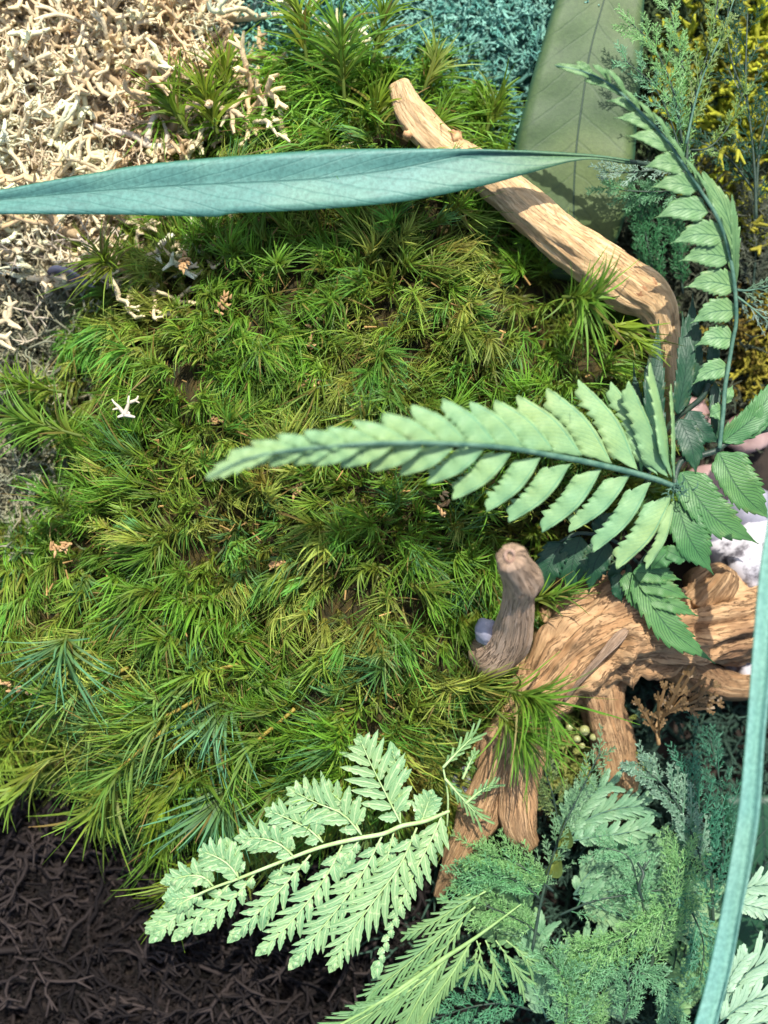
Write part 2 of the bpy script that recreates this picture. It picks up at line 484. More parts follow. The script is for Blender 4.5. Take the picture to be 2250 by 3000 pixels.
# ------------------------------------------------------------------ moss cushion
MOSS = [(520, 430), (590, 320), (720, 300), (820, 240), (900, 190), (1010, 200), (1130, 230), (1240, 220), (1330, 230), (1450, 330),
        (1500, 440), (1520, 560), (1560, 690), (1660, 800), (1780, 900), (1900, 1010), (1950, 1150), (1930, 1300), (1900, 1450),
        (1760, 1560), (1600, 1640), (1600, 1900), (1600, 2030), (1500, 2090), (1420, 2180), (1340, 2330), (1180, 2380), (980, 2400),
        (760, 2420), (610, 2490), (520, 2400), (400, 2290), (250, 2270), (90, 2220), (-60, 2180), (-120, 1900), (-80, 1500),
        (140, 1420), (180, 1330), (10, 1290), (-60, 1150), (180, 1140), (240, 1000), (260, 880), (320, 780), (450, 690), (510, 560)]
def moss_h(x, y):
    x = np.asarray(x, float); y = np.asarray(y, float)
    ins = inside(MOSS, x, y)
    d = edist(MOSS, x, y) * np.where(ins, 1, -1)
    lum = 38 * np.sin(x / 83.0 + 1.3 * np.sin(y / 130.0)) * np.cos(y / 97.0 + 0.7 * np.sin(x / 160.0))
    return 70 + 210 * sm(-40, 380, d) + lum * sm(0, 200, d)

g = 22
xs = np.arange(-160, 2040, g); ys = np.arange(20, 2620, g)
X, Y = np.meshgrid(xs, ys)
Hh = moss_h(X, Y) - 62 + rs.normal(0, 7, X.shape)
k = (D - Hh) / D
V = np.stack([(X - 1125) * k, (1500 - Y) * k, Hh], -1)
V[..., 2] = np.where(edist(MOSS, X, Y) * np.where(inside(MOSS, X, Y), 1, -1) < 0, -70, V[..., 2])
ny, nx = X.shape
i = np.arange(ny - 1)[:, None] * nx + np.arange(nx - 1)[None]
F = np.stack([i, i + nx, i + nx + 1, i + 1], -1).reshape(-1, 4)
cx = X[:-1, :-1].ravel() + g / 2; cy = Y[:-1, :-1].ravel() + g / 2
keep = (edist(MOSS, cx, cy) < 20) | inside(MOSS, cx, cy)
mesh('moss_litter', V.reshape(-1, 3), F[keep], M['mound'], kind='stuff', label='dark brown litter under the leafy stems of the green moss cushion', cat='moss litter')

PAL = np.array([[0.10, 0.25, 0.015], [0.16, 0.28, 0.025], [0.26, 0.33, 0.05], [0.09, 0.27, 0.03], [0.20, 0.19, 0.03], [0.10, 0.29, 0.10]])
def sprig_arrays(pos, dr, L, hl, fil, spread, cbase, bend, wid, ctip=None, crossw=0.35):
    """leaf-needle arrays for moss shoots; every argument is per shoot, fil = needles per shoot"""
    N = len(pos)
    a = rs.uniform(0.12, 1.0, (N, fil)) ** 0.8
    st = pos[:, None] + dr[:, None] * (L[:, None] * a)[..., None] + rs.normal(0, 2.5, (N, fil, 3))
    rv = norm(rs.normal(0, 1, (N, fil, 3)) + 0.25 * np.array([0, 0, 1.0]))
    rv = norm(rv - dr[:, None] * (rv * dr[:, None]).sum(-1, keepdims=True))
    sp = (spread[:, None] * (1.15 - 0.75 * a) + rs.normal(0, 0.1, (N, fil)))[..., None]
    d0 = norm(dr[:, None] * np.cos(sp) + rv * np.sin(sp))
    sg = np.where(rs.rand(N, 1, 1) < 0.6, 0.75, -0.5)
    bd = (dr[:, None] * -0.15 + bend[:, None] * 1.35 + rv * sg * 1.2 + rs.normal(0, 0.5, (N, fil, 3)))
    ln = hl[:, None] * rs.uniform(0.65, 1.15, (N, fil))
    br = rs.uniform(0.6, 1.45, (N, fil, 1))
    c1 = cbase[:, None] * br
    hueshift = rs.normal(0, 0.12, (N, fil, 1))
    c1 = c1 * (1 + hueshift * np.array([1.0, 0.1, -0.5]))
    brown = np.array([0.22, 0.16, 0.025])
    k0 = (0.65 - 0.35 * a)[..., None]
    c0 = c1 * (1 - k0) + brown * k0
    if ctip is not None:
        c1 = c1 * 0.35 + ctip[:, None] * 0.65 * br
    dead = rs.rand(N, fil, 1) < 0.05
    c1 = np.where(dead, np.array([0.28, 0.17, 0.06]) * br, c1)
    c1 = np.clip(c1, 0.003, 0.9); c0 = np.clip(c0, 0.003, 0.9)
    w = wid[:, None] * rs.uniform(0.7, 1.25, (N, fil))
    r = lambda q: q.reshape(-1, q.shape[-1])
    return r(st), r(d0), r(bd), ln.ravel(), w.ravel(), r(c0), r(c1)

def radial(x, y, amt):
    dx = x - 1230.0; dy = -(y - 1270.0)
    r = np.hypot(dx, dy) + 1
    f = np.clip(r / 900.0, 0.15, 1.2)
    out = np.stack([dx / r * f, dy / r * f, np.zeros_like(r)], -1)
    out[:, 1] += np.where(y < 800, 0.6 * (800 - y) / 600, 0)
    out[:, 0] += np.where(y > 1900, -0.45, 0) + np.where((y > 1250) & (x < 800), -0.3, 0)
    # swirling patches
    out[:, 0] += 0.75 * np.sin(x / 120.0 + y / 75.0 + 0.6) * np.cos(y / 143.0)
    out[:, 1] += 0.75 * np.cos(x / 101.0 - y / 131.0 + 2.0)
    out[:, :2] += rs.normal(0, 0.38, (len(x), 2))
    out[:, 2] = amt
    return norm(out)

chunks = []
def scatter(Nn, zlo, zhi, L0, hl0, fil, wid0, darkf=1.0):
    x = rs.uniform(-150, 2000, Nn * 4); y = rs.uniform(30, 2600, Nn * 4)
    gap = np.sin(x / 61.0 + 2.0 * np.sin(y / 113.0)) * np.sin(y / 57.0 + 1.7 * np.sin(x / 91.0 + 1.0)) + 0.35 * np.sin(x / 31.0 - y / 37.0)
    ok = inside(MOSS, x, y) & ((gap < 0.30) | (zhi < -30) | (rs.rand(len(x)) < 0.35))
    x, y = x[ok][:Nn], y[ok][:Nn]
    N = len(x)
    z = moss_h(x, y) + rs.uniform(zlo, zhi, N)
    kk = (D - z) / D
    pos = np.stack([(x - 1125) * kk, (1500 - y) * kk, z], -1)
    dr = radial(x, y, rs.uniform(0.25, 1.0, N))
    big = 1 + 0.45 * sm(560, 380, y) + 0.4 * sm(1800, 2100, y)
    L = L0 * rs.uniform(0.6, 1.3, N) * big; hl = hl0 * rs.uniform(0.6, 1.3, N) * big
    patch = 0.5 + 0.5 * np.sin(x / 150.0 + 2.2 * np.sin(y / 190.0) + 1.0)
    pi = np.clip((patch * 2.6 + rs.normal(0, 0.8, N)), 0, 4.4).astype(int)
    c = PAL[pi] * rs.uniform(0.65, 1.25, (N, 1))
    top = (y < 480)
    c = np.where(top[:, None], np.array([0.13, 0.30, 0.02]) * rs.uniform(0.8, 1.3, (N, 1)), c)
    ct = c * 1.55 + 0.02
    blue = (rs.rand(N) < 0.06 + 0.12 * ((y > 1850) | (x < 300)))
    ct = np.where(blue[:, None], np.array([0.10, 0.32, 0.14]), ct)
    bend = norm(np.stack([np.sin(x / 90.0), np.cos(y / 110.0) - 0.3, -0.5 * np.ones(N)], -1) + rs.normal(0, 0.5, (N, 3)))
    wid = wid0 * rs.uniform(0.75, 1.3, N) * np.where(top, 1.25, 1.0)
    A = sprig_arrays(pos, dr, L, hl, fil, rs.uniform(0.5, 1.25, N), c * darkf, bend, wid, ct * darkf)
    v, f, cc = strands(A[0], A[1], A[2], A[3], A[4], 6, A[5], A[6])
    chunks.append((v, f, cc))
scatter(1700, -95, -45, 55, 55, 18, 6.0, 0.45)  # deepest shoots: colour darkened to put shade into the gaps
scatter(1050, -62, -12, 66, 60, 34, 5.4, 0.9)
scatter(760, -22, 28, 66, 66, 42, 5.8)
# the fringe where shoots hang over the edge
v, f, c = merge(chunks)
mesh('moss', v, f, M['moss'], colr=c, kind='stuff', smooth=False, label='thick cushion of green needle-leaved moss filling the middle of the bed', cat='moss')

def moss_shoot(x, y, z, ang, L, hl, fil, colr, tip, label, up=0.35, spread=0.8, wid=9.0, bend=(0, 0, -0.4), back=-8, sc=(0.52, 0.40, 0.08)):
    p = np.array(P(x, y, z))
    a = math.radians(ang)
    d = norm(np.array([[math.cos(a), math.sin(a), up]]))
    e = thing('moss_shoot', label, 'moss shoot', tuple(p), 'single moss shoots standing out of the cushion')
    pe = p + d[0] * L
    if back <= 0: sc = (0.14, 0.20, 0.03)
    A = sprig_arrays(p[None], d, np.array([L * 1.0]), np.array([hl]), fil, np.array([spread]), np.array([colr]), np.array([bend]), np.array([wid]), np.array([tip]))
    v, f, c = strands(A[0], A[1], A[2], A[3], A[4], 7, A[5], A[6])
    mesh('needle_leaf', v, f, M['moss'], parent=e, colr=c, smooth=False, kind='stuff')
    tv, tf, tu = tube([p - d[0] * back, p + d[0] * L * 0.4 + np.array([0, 0, 3]), pe], [5.5, 5, 2], 22, 7, 0, 0, True, 0.5)
    mesh('stem', tv, tf, M['moss'], parent=e, uv=tu, colr=np.tile(np.array(sc), (len(tv), 1)))
GR, YG, BG, OL = (0.09, 0.24, 0.02), (0.18, 0.30, 0.02), (0.06, 0.24, 0.09), (0.15, 0.17, 0.02)
BT = (0.14, 0.40, 0.27)
moss_shoot(1010, 300, 290, 93, 170, 150, 90, GR, (0.14, 0.34, 0.04), 'tall open moss shoot fanning up before the teal lichen above the long leaf', up=0.25, spread=0.9, wid=11)
moss_shoot(900, 180, 260, 98, 130, 120, 40, YG, YG, 'yellow-green moss shoot reaching the top edge left of the tallest shoot', up=0.2, spread=0.35, wid=12)
moss_shoot(1090, 190, 250, 75, 130, 120, 40, GR, YG, 'slender moss shoot leaning right beyond the tallest shoot at the top', up=0.2, spread=0.45, wid=10)
moss_shoot(640, 400, 230, 105, 120, 130, 60, YG, YG, 'bright moss shoot standing against the beige lichen just above the long leaf', up=0.25, spread=0.5, wid=11)
moss_shoot(660, 300, 210, 88, 100, 110, 50, YG, YG, 'upright moss shoot at the border of beige and teal lichen', up=0.25, spread=0.4, wid=11)
moss_shoot(560, 400, 200, 122, 110, 120, 60, GR, YG, 'moss shoot leaning left over the beige lichen above the long leaf', up=0.25, spread=0.45, wid=11)
moss_shoot(1420, 400, 180, 70, 110, 100, 50, GR, YG, 'moss shoot behind the peeled stick against the teal lichen', up=0.2, spread=0.45, wid=10)
moss_shoot(1240, 270, 250, 68, 90, 100, 34, YG, (0.35, 0.42, 0.12), 'pale-tipped moss shoot just right of the blunt end of the peeled stick', up=0.2, spread=0.3, wid=11)
moss_shoot(1110, 400, 270, 95, 90, 110, 46, YG, YG, 'dense moss shoot touching the left side of the peeled stick end', up=0.3, spread=0.6, wid=10)
moss_shoot(1640, 870, 350, -8, 80, 130, 80, (0.10, 0.26, 0.02), (0.16, 0.34, 0.04), 'star-shaped moss shoot lying over the lower part of the peeled stick', up=0.6, spread=1.0, wid=9)
moss_shoot(1760, 940, 330, -30, 90, 120, 60, YG, YG, 'yellow-green moss shoot curling along the lower side of the peeled stick', up=0.4, spread=0.7, wid=9)
moss_shoot(340, 800, 240, 130, 60, 100, 70, (0.11, 0.2, 0.02), YG, 'round moss shoot at the left edge over the grey lichen below the long leaf', up=0.8, spread=1.2, wid=7)
moss_shoot(250, 1280, 240, 165, 180, 120, 90, GR, (0.16, 0.34, 0.05), 'long bushy moss shoot pointing left over the pale lichen at the left edge', up=0.15, spread=0.6, wid=8)
moss_shoot(200, 1150, 190, 172, 150, 110, 70, GR, YG, 'moss shoot pointing left at the left edge, above the longest one', up=0.12, spread=0.5, wid=8)
moss_shoot(210, 1500, 280, 140, 70, 120, 80, GR, (0.14, 0.36, 0.05), 'starry moss shoot with stiff needles near the left edge', up=0.6, spread=1.1, wid=7)
moss_shoot(200, 1850, 300, -100, 60, 150, 70, GR, BT, 'drooping moss shoot with blue-green tips near the left edge', up=0.6, spread=1.0, wid=8, bend=(0, -0.6, -0.4))
moss_shoot(700, 2030, 250, -135, 90, 140, 70, GR, BT, 'moss shoot with blue-green tips hanging below the yellow stems at lower middle', up=0.3, spread=0.8, wid=10, bend=(-0.1, -0.6, -0.3))
moss_shoot(690, 2270, 210, -118, 90, 140, 70, GR, BT, 'blue-tipped moss shoot hanging over the black lichen just above the lacy fern', up=0.2, spread=0.75, wid=10, bend=(-0.1, -0.6, -0.3))
moss_shoot(520, 2250, 180, -112, 110, 140, 46, YG, YG, 'slender moss shoot drooping over the black lichen left of the blue-tipped one', up=0.15, spread=0.45, wid=10)
moss_shoot(360, 2270, 180, -125, 120, 140, 60, YG, (0.2, 0.32, 0.05), 'yellow-green moss shoot overhanging the black lichen below a yellow stem', up=0.15, spread=0.6, wid=10)
moss_shoot(150, 2220, 180, -140, 150, 160, 90, YG, (0.2, 0.32, 0.05), 'long swept moss shoot at the lower left corner of the cushion over the black lichen', up=0.12, spread=0.45, wid=10)
moss_shoot(260, 2060, 260, 165, 90, 130, 80, GR, (0.18, 0.34, 0.05), 'starry green moss shoot beside the rusty brown fleck at lower left', up=0.4, spread=1.0, wid=9)
moss_shoot(620, 2480, 150, -128, 130, 150, 60, YG, YG, 'moss shoot trailing behind the upper edge of the lacy fern', up=0.12, spread=0.35, wid=9)
moss_shoot(1480, 2020, 350, -15, 90, 140, 100, GR, (0.14, 0.34, 0.03), 'moss shoot curving right over the driftwood root', up=0.45, spread=0.9, wid=8, bend=(0.1, -0.5, -0.3))
moss_shoot(1450, 2080, 330, -40, 90, 130, 90, GR, (0.14, 0.32, 0.03), 'second moss shoot over the driftwood root, just below the one curving right', up=0.4, spread=0.8, wid=8, bend=(0.2, -0.3, -0.3))
moss_shoot(1560, 1760, 280, 15, 60, 110, 50, GR, GR, 'moss shoot poking out to the right of the upright wooden stub', up=0.3, spread=0.6, wid=7)

for a in [((520, 2080), -150, 'yellow-stemmed moss shoot pointing lower left above the black lichen border'), ((800, 2130), -140, 'yellow-stemmed moss shoot left of and above the tallest leaflet of the lacy fern'),
          ((420, 2190), -138, 'moss shoot with a bare yellow stem near the lower edge of the cushion'), ((640, 1960), -165, 'moss shoot with a yellow stem above the blue-tipped shoot'), ((300, 1990), -155, 'moss shoot with a yellow stem right of the rusty fleck')]:
    moss_shoot(a[0][0], a[0][1], 290, a[1], 110, 105, 44, GR, (0.2, 0.36, 0.08), a[2], up=0.1, spread=0.8, wid=8.5, bend=(-0.3, -0.5, -0.3), back=75)

# ------------------------------------------------------------------ lichens
def lichen_protos(n, stalks, L0, r0, tipr, levels=4, flat=0.5, shrink=0.74):
    out = []
    for k in range(n):
        A, B, ra, rb, tt = [], [], [], [], []
        def grow(p, d, L, r, lev):
            nseg = 3 if lev > 0 else 1
            for s in range(nseg):
                d = norm(d + np.array([rnd.gauss(0, .26), rnd.gauss(0, .26), rnd.gauss(0, .10)]))
                q = p + d * L / nseg
                r2 = max(tipr, r * 0.86) if lev else tipr * 0.45
                A.append(p - d * r * 0.3); B.append(q); ra.append(r); rb.append(r2); tt.append(1 - lev / levels)
                p, r = q, r2
            if lev > 0:
                for j in range(rnd.choice((2, 2, 3))):
                    e = norm(d + np.array([rnd.gauss(0, .75), rnd.gauss(0, .75), rnd.gauss(0.1, .45)]))
                    grow(p, e, L * shrink * rnd.uniform(.7, 1.2), max(tipr, r * 0.74), lev - 1)
        for s in range(stalks):
            a = rnd.uniform(0, 2 * math.pi)
            d = norm(np.array([math.cos(a), math.sin(a), rnd.uniform(0.1, 1.2) * flat]))
            grow(np.array([rnd.gauss(0, 8), rnd.gauss(0, 8), 0.0]), d, L0 * rnd.uniform(.7, 1.3), r0 * rnd.uniform(.7, 1.2), levels)
        out.append(tuple(np.array(q) for q in (A, B, ra, rb, tt)))
    return out

def lichen(name, label, poly, count, protos, cfun, zfun, scale=(0.8, 1.3), sides=5, zs=1.0, mat='lichen', kind='stuff', cat='lichen'):
    xs_ = [p[0] for p in poly]; ys_ = [p[1] for p in poly]
    x = rs.uniform(min(xs_), max(xs_), count * 6); y = rs.uniform(min(ys_), max(ys_), count * 6)
    ok = inside(poly, x, y)
    x, y = x[ok][:count], y[ok][:count]
    ls = []
    for a, b in zip(x, y):
        A, B, ra, rb, tt = protos[rnd.randrange(len(protos))]
        th = rnd.uniform(0, 2 * math.pi); sc = rnd.uniform(*scale)
        R = np.array([[math.cos(th), -math.sin(th), 0], [math.sin(th), math.cos(th), 0], [0, 0, zs]]) * sc
        o = np.array(P(a, b, zfun(a, b)))
        c = np.array(cfun(a, b))
        br = rnd.uniform(.8, 1.2)
        ca = c[None] * br * (0.8 + 0.3 * tt[:, None])
        ls.append(cones(A @ R.T + o, B @ R.T + o, ra * sc, rb * sc, ca, ca * 1.05, sides))
    v, f, c = merge(ls)
    return mesh(name, v, f, M[mat], colr=np.clip(c, 0, 0.85), kind=kind, label=label, cat=cat)

pb = lichen_protos(10, 4, 105, 13, 4.2, 4, 0.35, 0.6)
pd = lichen_protos(10, 4, 95, 8.5, 3.0, 3, 0.35, 0.66)
pt = lichen_protos(8, 5, 60, 8, 3.4, 4, 0.5, 0.66)
pf_ = lichen_protos(8, 6, 34, 3.8, 1.8, 3, 0.5, 0.72)
py = lichen_protos(8, 5, 70, 13, 6, 3, 0.5, 0.7)
BEIGE = [(-150, -100), (640, -100), (700, 150), (680, 260), (560, 330), (520, 480), (520, 650), (400, 730), (-150, 700)]
def mixc(a, b, t): return tuple(a[i] * (1 - t) + b[i] * t for i in range(3))
lichen('reindeer_lichen', 'pale beige branching lichen in full sun in the upper left corner', BEIGE, 100, pb,
       lambda x, y: mixc((0.86, 0.74, 0.48), (0.70, 0.50, 0.27), rnd.random() * (0.35 + 0.65 * (x > 350))), lambda x, y: rnd.uniform(-30, 75), (1.0, 1.95))
lichen('reindeer_lichen', 'fine cream tips and short side twigs of the beige lichen in the upper left corner', BEIGE, 190, pf_,
       lambda x, y: mixc((0.85, 0.74, 0.52), (0.66, 0.46, 0.26), rnd.random() * (0.4 + 0.6 * (x > 350))), lambda x, y: rnd.uniform(30, 120), (0.8, 1.6), 4)
GREY = [(-150, 640), (470, 640), (430, 720), (330, 800), (260, 900), (200, 1180), (210, 1320), (150, 1450), (140, 1620), (-150, 1650)]
lichen('grey_lichen', 'grey-olive tangled lichen along the left edge below the long leaf', GREY, 230, pd,
       lambda x, y: mixc((0.36, 0.33, 0.20), (0.52, 0.44, 0.34) if y < 900 else (0.30, 0.32, 0.22), rnd.random()), lambda x, y: rnd.uniform(-40, 60), (0.6, 1.05))
BLACK = [(-150, 2230), (60, 2260), (400, 2330), (540, 2400), (640, 2380), (1250, 2330), (1300, 2550), (1300, 2750), (1250, 3150), (-150, 3150)]
lichen('black_lichen', 'dark charcoal-brown branching lichen in the lower left corner', BLACK, 210, pd,
       lambda x, y: mixc((0.008, 0.006, 0.006), (0.050, 0.038, 0.034), rnd.random() ** 2), lambda x, y: rnd.uniform(-70, 10), (0.6, 2.1), 4, 0.45)
lichen('black_lichen', 'fine charcoal-brown lichen crumbs and tips filling the dark patch at the lower left', BLACK, 300, pf_,
       lambda x, y: mixc((0.007, 0.006, 0.005), (0.030, 0.022, 0.019), rnd.random() ** 2), lambda x, y: rnd.uniform(-50, 30), (0.5, 1.1), 4, 0.6)
TEAL = [(600, -120), (1660, -120), (1620, 200), (1560, 420), (1500, 470), (1380, 420), (1250, 300), (1000, 260), (700, 330), (660, 150)]
lichen('teal_lichen', 'fluffy teal-dyed lichen along the top edge behind the moss', TEAL, 250, pt,
       lambda x, y: mixc((0.10, 0.30, 0.24), (0.26, 0.50, 0.40), rnd.random()) if x > 740 or rnd.random() < .6 else (0.16, 0.24, 0.22), lambda x, y: rnd.uniform(-50, 40), (0.6, 1.1))
YEL = [(2060, 60), (2400, 60), (2400, 640), (2150, 640), (2070, 560), (2010, 420)]
YCL = lambda x, y: mixc((0.42, 0.46, 0.03), (0.22, 0.19, 0.03), rnd.random() ** 1.8)
lichen('yellow_lichen', 'bright yellow lichen behind the dark twiggy sprig at the upper right', YEL, 80, py, YCL, lambda x, y: rnd.uniform(-55, 0), (0.9, 1.4))
YEL2 = [(2100, 940), (2400, 900), (2400, 1130), (2130, 1130)]
lichen('yellow_lichen', 'small patch of mustard lichen to the right of the curved fern frond', YEL2, 26, pt, lambda x, y: mixc((0.30, 0.27, 0.03), (0.18, 0.12, 0.03), rnd.random()), lambda x, y: rnd.uniform(-55, 10), (0.8, 1.2))
TOPR = [(1860, -120), (2400, -120), (2400, 80), (2060, 90), (2000, 440), (1860, 460)]
lichen('shaded_lichen', 'olive-green lichen, coloured dark for shade, behind the feathery sprigs at the top right', TOPR, 70, pd, lambda x, y: mixc((0.04, 0.07, 0.03), (0.12, 0.17, 0.07), rnd.random()), lambda x, y: rnd.uniform(-60, 0), (0.7, 1.1))  # the shade of this corner is put into the dark twig colours
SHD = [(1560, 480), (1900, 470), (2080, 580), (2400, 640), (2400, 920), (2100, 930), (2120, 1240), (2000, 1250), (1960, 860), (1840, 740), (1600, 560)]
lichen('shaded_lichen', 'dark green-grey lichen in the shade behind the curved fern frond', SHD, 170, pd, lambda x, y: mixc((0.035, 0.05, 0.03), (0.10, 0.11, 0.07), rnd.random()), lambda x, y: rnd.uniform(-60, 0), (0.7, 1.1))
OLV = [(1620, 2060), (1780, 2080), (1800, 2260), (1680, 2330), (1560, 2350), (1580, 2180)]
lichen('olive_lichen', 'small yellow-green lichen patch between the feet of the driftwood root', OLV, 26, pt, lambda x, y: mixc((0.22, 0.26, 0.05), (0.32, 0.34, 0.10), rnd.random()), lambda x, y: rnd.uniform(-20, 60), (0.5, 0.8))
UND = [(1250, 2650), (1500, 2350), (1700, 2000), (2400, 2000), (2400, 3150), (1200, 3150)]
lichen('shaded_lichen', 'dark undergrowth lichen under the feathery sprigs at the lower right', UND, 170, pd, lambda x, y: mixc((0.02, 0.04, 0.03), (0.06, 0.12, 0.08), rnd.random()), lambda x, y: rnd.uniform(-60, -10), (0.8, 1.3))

# ------------------------------------------------------------------ the long blue-green leaf across the top
f_ = 1.3563
def tp(x, y): return (x * f_, y * f_)
upp = [(-160, 432), (0, 411), (100, 392), (200, 375), (300, 358), (400, 347), (550, 335), (700, 325), (850, 322), (1000, 323), (1100, 326), (1200, 331), (1300, 338), (1360, 346)]
mid = [(-160, 446), (0, 432), (100, 423), (200, 414), (300, 407), (400, 401), (550, 395), (700, 386), (850, 366), (1000, 334), (1100, 328), (1200, 334), (1300, 341), (1360, 349)]
low = [(-160, 466), (0, 463), (100, 463), (250, 464), (400, 467), (470, 468), (505, 461), (640, 455), (780, 445), (900, 431), (1050, 400), (1150, 372), (1240, 348), (1300, 345), (1360, 353)]
def sheet(name, A, B, C, zs, m, parent, n=90, cup=18, wav=3, tmid=0.0):
    """a leaf between a traced upper edge A, midrib B, lower edge C (source px), zs = heights from start to end"""
    z = lambda t: float(np.interp(t, np.linspace(0, 1, len(zs)), zs))
    cs = [catmull([(x, y, 0) for x, y in E], n) for E in (A, B, C)]
    V, uv, F = [], [], []
    mcols = [(0, 0.0), (0, 0.25), (0, 0.5), (0, .75), (1, 0.0), (1, .25), (1, .5), (1, .75), (1, 1.0)]
    for i in range(n):
        t = i / (n - 1)
        for side, s in mcols:
            a, b = (cs[0][i], cs[1][i]) if side == 0 else (cs[1][i], cs[2][i])
            q = a * (1 - s) + b * s
            vv = s * 0.5 if side == 0 else 0.5 + s * 0.5
            e = abs(vv - 0.5) * 2
            zz = z(t) + cup * (e ** 1.5) - cup * 0.4 * (e > 0.98) + wav * e * math.sin(t * 40 + side * 2) - 4 * (e < 0.05)
            V.append(P(q[0], q[1], zz)); uv.append((t, vv))
    m_ = len(mcols)
    for i in range(n - 1):
        for j in range(m_ - 1):
            F.append((i * m_ + j, (i + 1) * m_ + j, (i + 1) * m_ + j + 1, i * m_ + j + 1))
    o = mesh(name, V, F, m, parent=parent, uv=uv)
    so = o.modifiers.new('thickness', 'SOLIDIFY'); so.thickness = 4 * S; so.offset = -1
    return o
lf = thing('strap_leaf', 'long narrow blue-green leaf lying across the whole upper part of the bed', 'leaf', P(900, 500, 430))
sheet('blade', [tp(*p) for p in upp], [tp(*p) for p in mid], [tp(*p) for p in low], [390, 405, 425, 440, 440, 420, 370], M['strap'], lf)
tv, tf, tu = tube([P(1810, 470, 362), P(1900, 482, 330), P(2010, 520, 260), P(2080, 600, 120)], [7, 6, 6, 6], 14, 6)
mesh('stalk', tv, tf, M['rachis_dark'], parent=lf, uv=tu)

# pale strap leaf at the right edge
lf = thing('strap_leaf', 'pale blue-green ribbon leaf curving down the right edge', 'leaf', P(2150, 2400, 620))
L_ = [(1668, 1000), (1655, 1140), (1645, 1200), (1632, 1320), (1622, 1450), (1610, 1600), (1595, 1750), (1570, 1900), (1545, 2030), (1520, 2140), (1500, 2212), (1480, 2290)]
R_ = [(1690, 1000), (1692, 1140), (1688, 1200), (1680, 1320), (1668, 1450), (1652, 1600), (1642, 1750), (1624, 1870), (1603, 1970), (1583, 2080), (1562, 2160), (1550, 2212), (1528, 2290)]
Mi = [(L_[k][0] * .35 + R_[min(k, 12)][0] * .65, L_[k][1]) for k in range(len(L_))]
sheet('blade', [tp(*p) for p in L_], [tp(*p) for p in Mi], [tp(*p) for p in R_], [640, 640, 630, 600, 560, 540], M['strap2'], lf, cup=26, wav=2)

# wide olive leaf at the top right
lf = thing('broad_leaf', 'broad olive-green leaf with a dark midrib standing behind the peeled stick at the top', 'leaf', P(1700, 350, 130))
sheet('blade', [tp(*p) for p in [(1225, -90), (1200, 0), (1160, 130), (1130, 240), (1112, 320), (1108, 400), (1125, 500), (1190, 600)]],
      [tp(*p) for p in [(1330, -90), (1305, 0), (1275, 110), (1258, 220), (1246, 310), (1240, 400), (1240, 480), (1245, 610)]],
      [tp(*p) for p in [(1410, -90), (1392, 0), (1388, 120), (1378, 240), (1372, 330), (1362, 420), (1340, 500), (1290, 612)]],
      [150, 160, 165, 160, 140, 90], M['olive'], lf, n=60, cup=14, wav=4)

# dark leaf in the lower right corner behind the ribbon leaf
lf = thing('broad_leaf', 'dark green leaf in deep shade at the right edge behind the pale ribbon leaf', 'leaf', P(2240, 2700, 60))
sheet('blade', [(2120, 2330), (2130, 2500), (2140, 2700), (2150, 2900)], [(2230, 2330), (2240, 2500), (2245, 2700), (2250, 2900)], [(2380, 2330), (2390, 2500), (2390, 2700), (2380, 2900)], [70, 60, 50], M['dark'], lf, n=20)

# ------------------------------------------------------------------ wood
def wood_part(name, pts, rad, m, parent, n=70, sides=40, rough=0.22, seed=0.0, lump=0.0):
    v, f, u = tube(pts, rad, n, sides, rough, seed, True, lump)
    return mesh(name, v, f, m, parent=parent, uv=u)
st = thing('wooden_stick', 'smooth peeled orange-tan stick lying diagonally from the upper middle down to the ferns', 'stick', P(1500, 600, 240))
wood_part('shaft', [P(1168, 246, 300), P(1205, 330, 290), P(1300, 430, 270), P(1450, 530, 255), P(1580, 645, 245), P(1710, 745, 235), P(1840, 835, 215), P(1912, 885, 195), P(1950, 970, 175), P(1968, 1100, 150), P(1985, 1300, 120)],
          [30, 44, 50, 54, 60, 66, 68, 58, 40, 32, 30], M['stick'], st, 150, 48, 0.15, 3.0, 0.05)
for q, (x, y, z, r, fl) in enumerate([(1335, 402, 322, 17, 0.5), (1195, 395, 325, 12, 0.5), (1880, 845, 272, 34, 0.45)]):
    v, f, u = tube([P(x, y, z - 22), P(x + 1, y - 1, z - 12), P(x + 3, y - 3, z - 6)], [r * 1.3, r, r * .6], 8, 16, 0.3, q * 3.1)
    mesh('knot', v, f, M['knot'], parent=st, uv=u)

rt = thing('driftwood_root', 'knotty brown driftwood root with several feet and an upright stub at the right', 'driftwood', P(1700, 1900, 100))
wood_part('trunk', [P(2260, 1800, 60), P(2130, 1830, 100), P(1960, 1850, 120), P(1800, 1850, 130), P(1670, 1930, 140), P(1570, 2060, 130), P(1500, 2180, 120)],
          [120, 108, 110, 155, 140, 88, 64], M['root'], rt, 170, 72, 0.34, 1.0, 0.18)
wood_part('foot', [P(1590, 2020, 150), P(1500, 2150, 170), P(1440, 2290, 190), P(1385, 2430, 190), P(1325, 2540, 170), P(1282, 2625, 140)], [60, 66, 60, 50, 34, 12], M['root'], rt, 80, 32, 0.3, 5.0, 0.15)
wood_part('foot', [P(1560, 2090, 150), P(1540, 2200, 190), P(1515, 2320, 210), P(1522, 2420, 220), P(1552, 2478, 210)], [54, 60, 56, 50, 28], M['root'], rt, 60, 32, 0.26, 8.0, 0.15)
wood_part('foot', [P(1750, 1980, 110), P(1770, 2080, 120), P(1800, 2200, 110), P(1815, 2300, 100), P(1790, 2400, 60)], [90, 66, 58, 52, 30], M['root'], rt, 60, 32, 0.3, 11.0, 0.15)
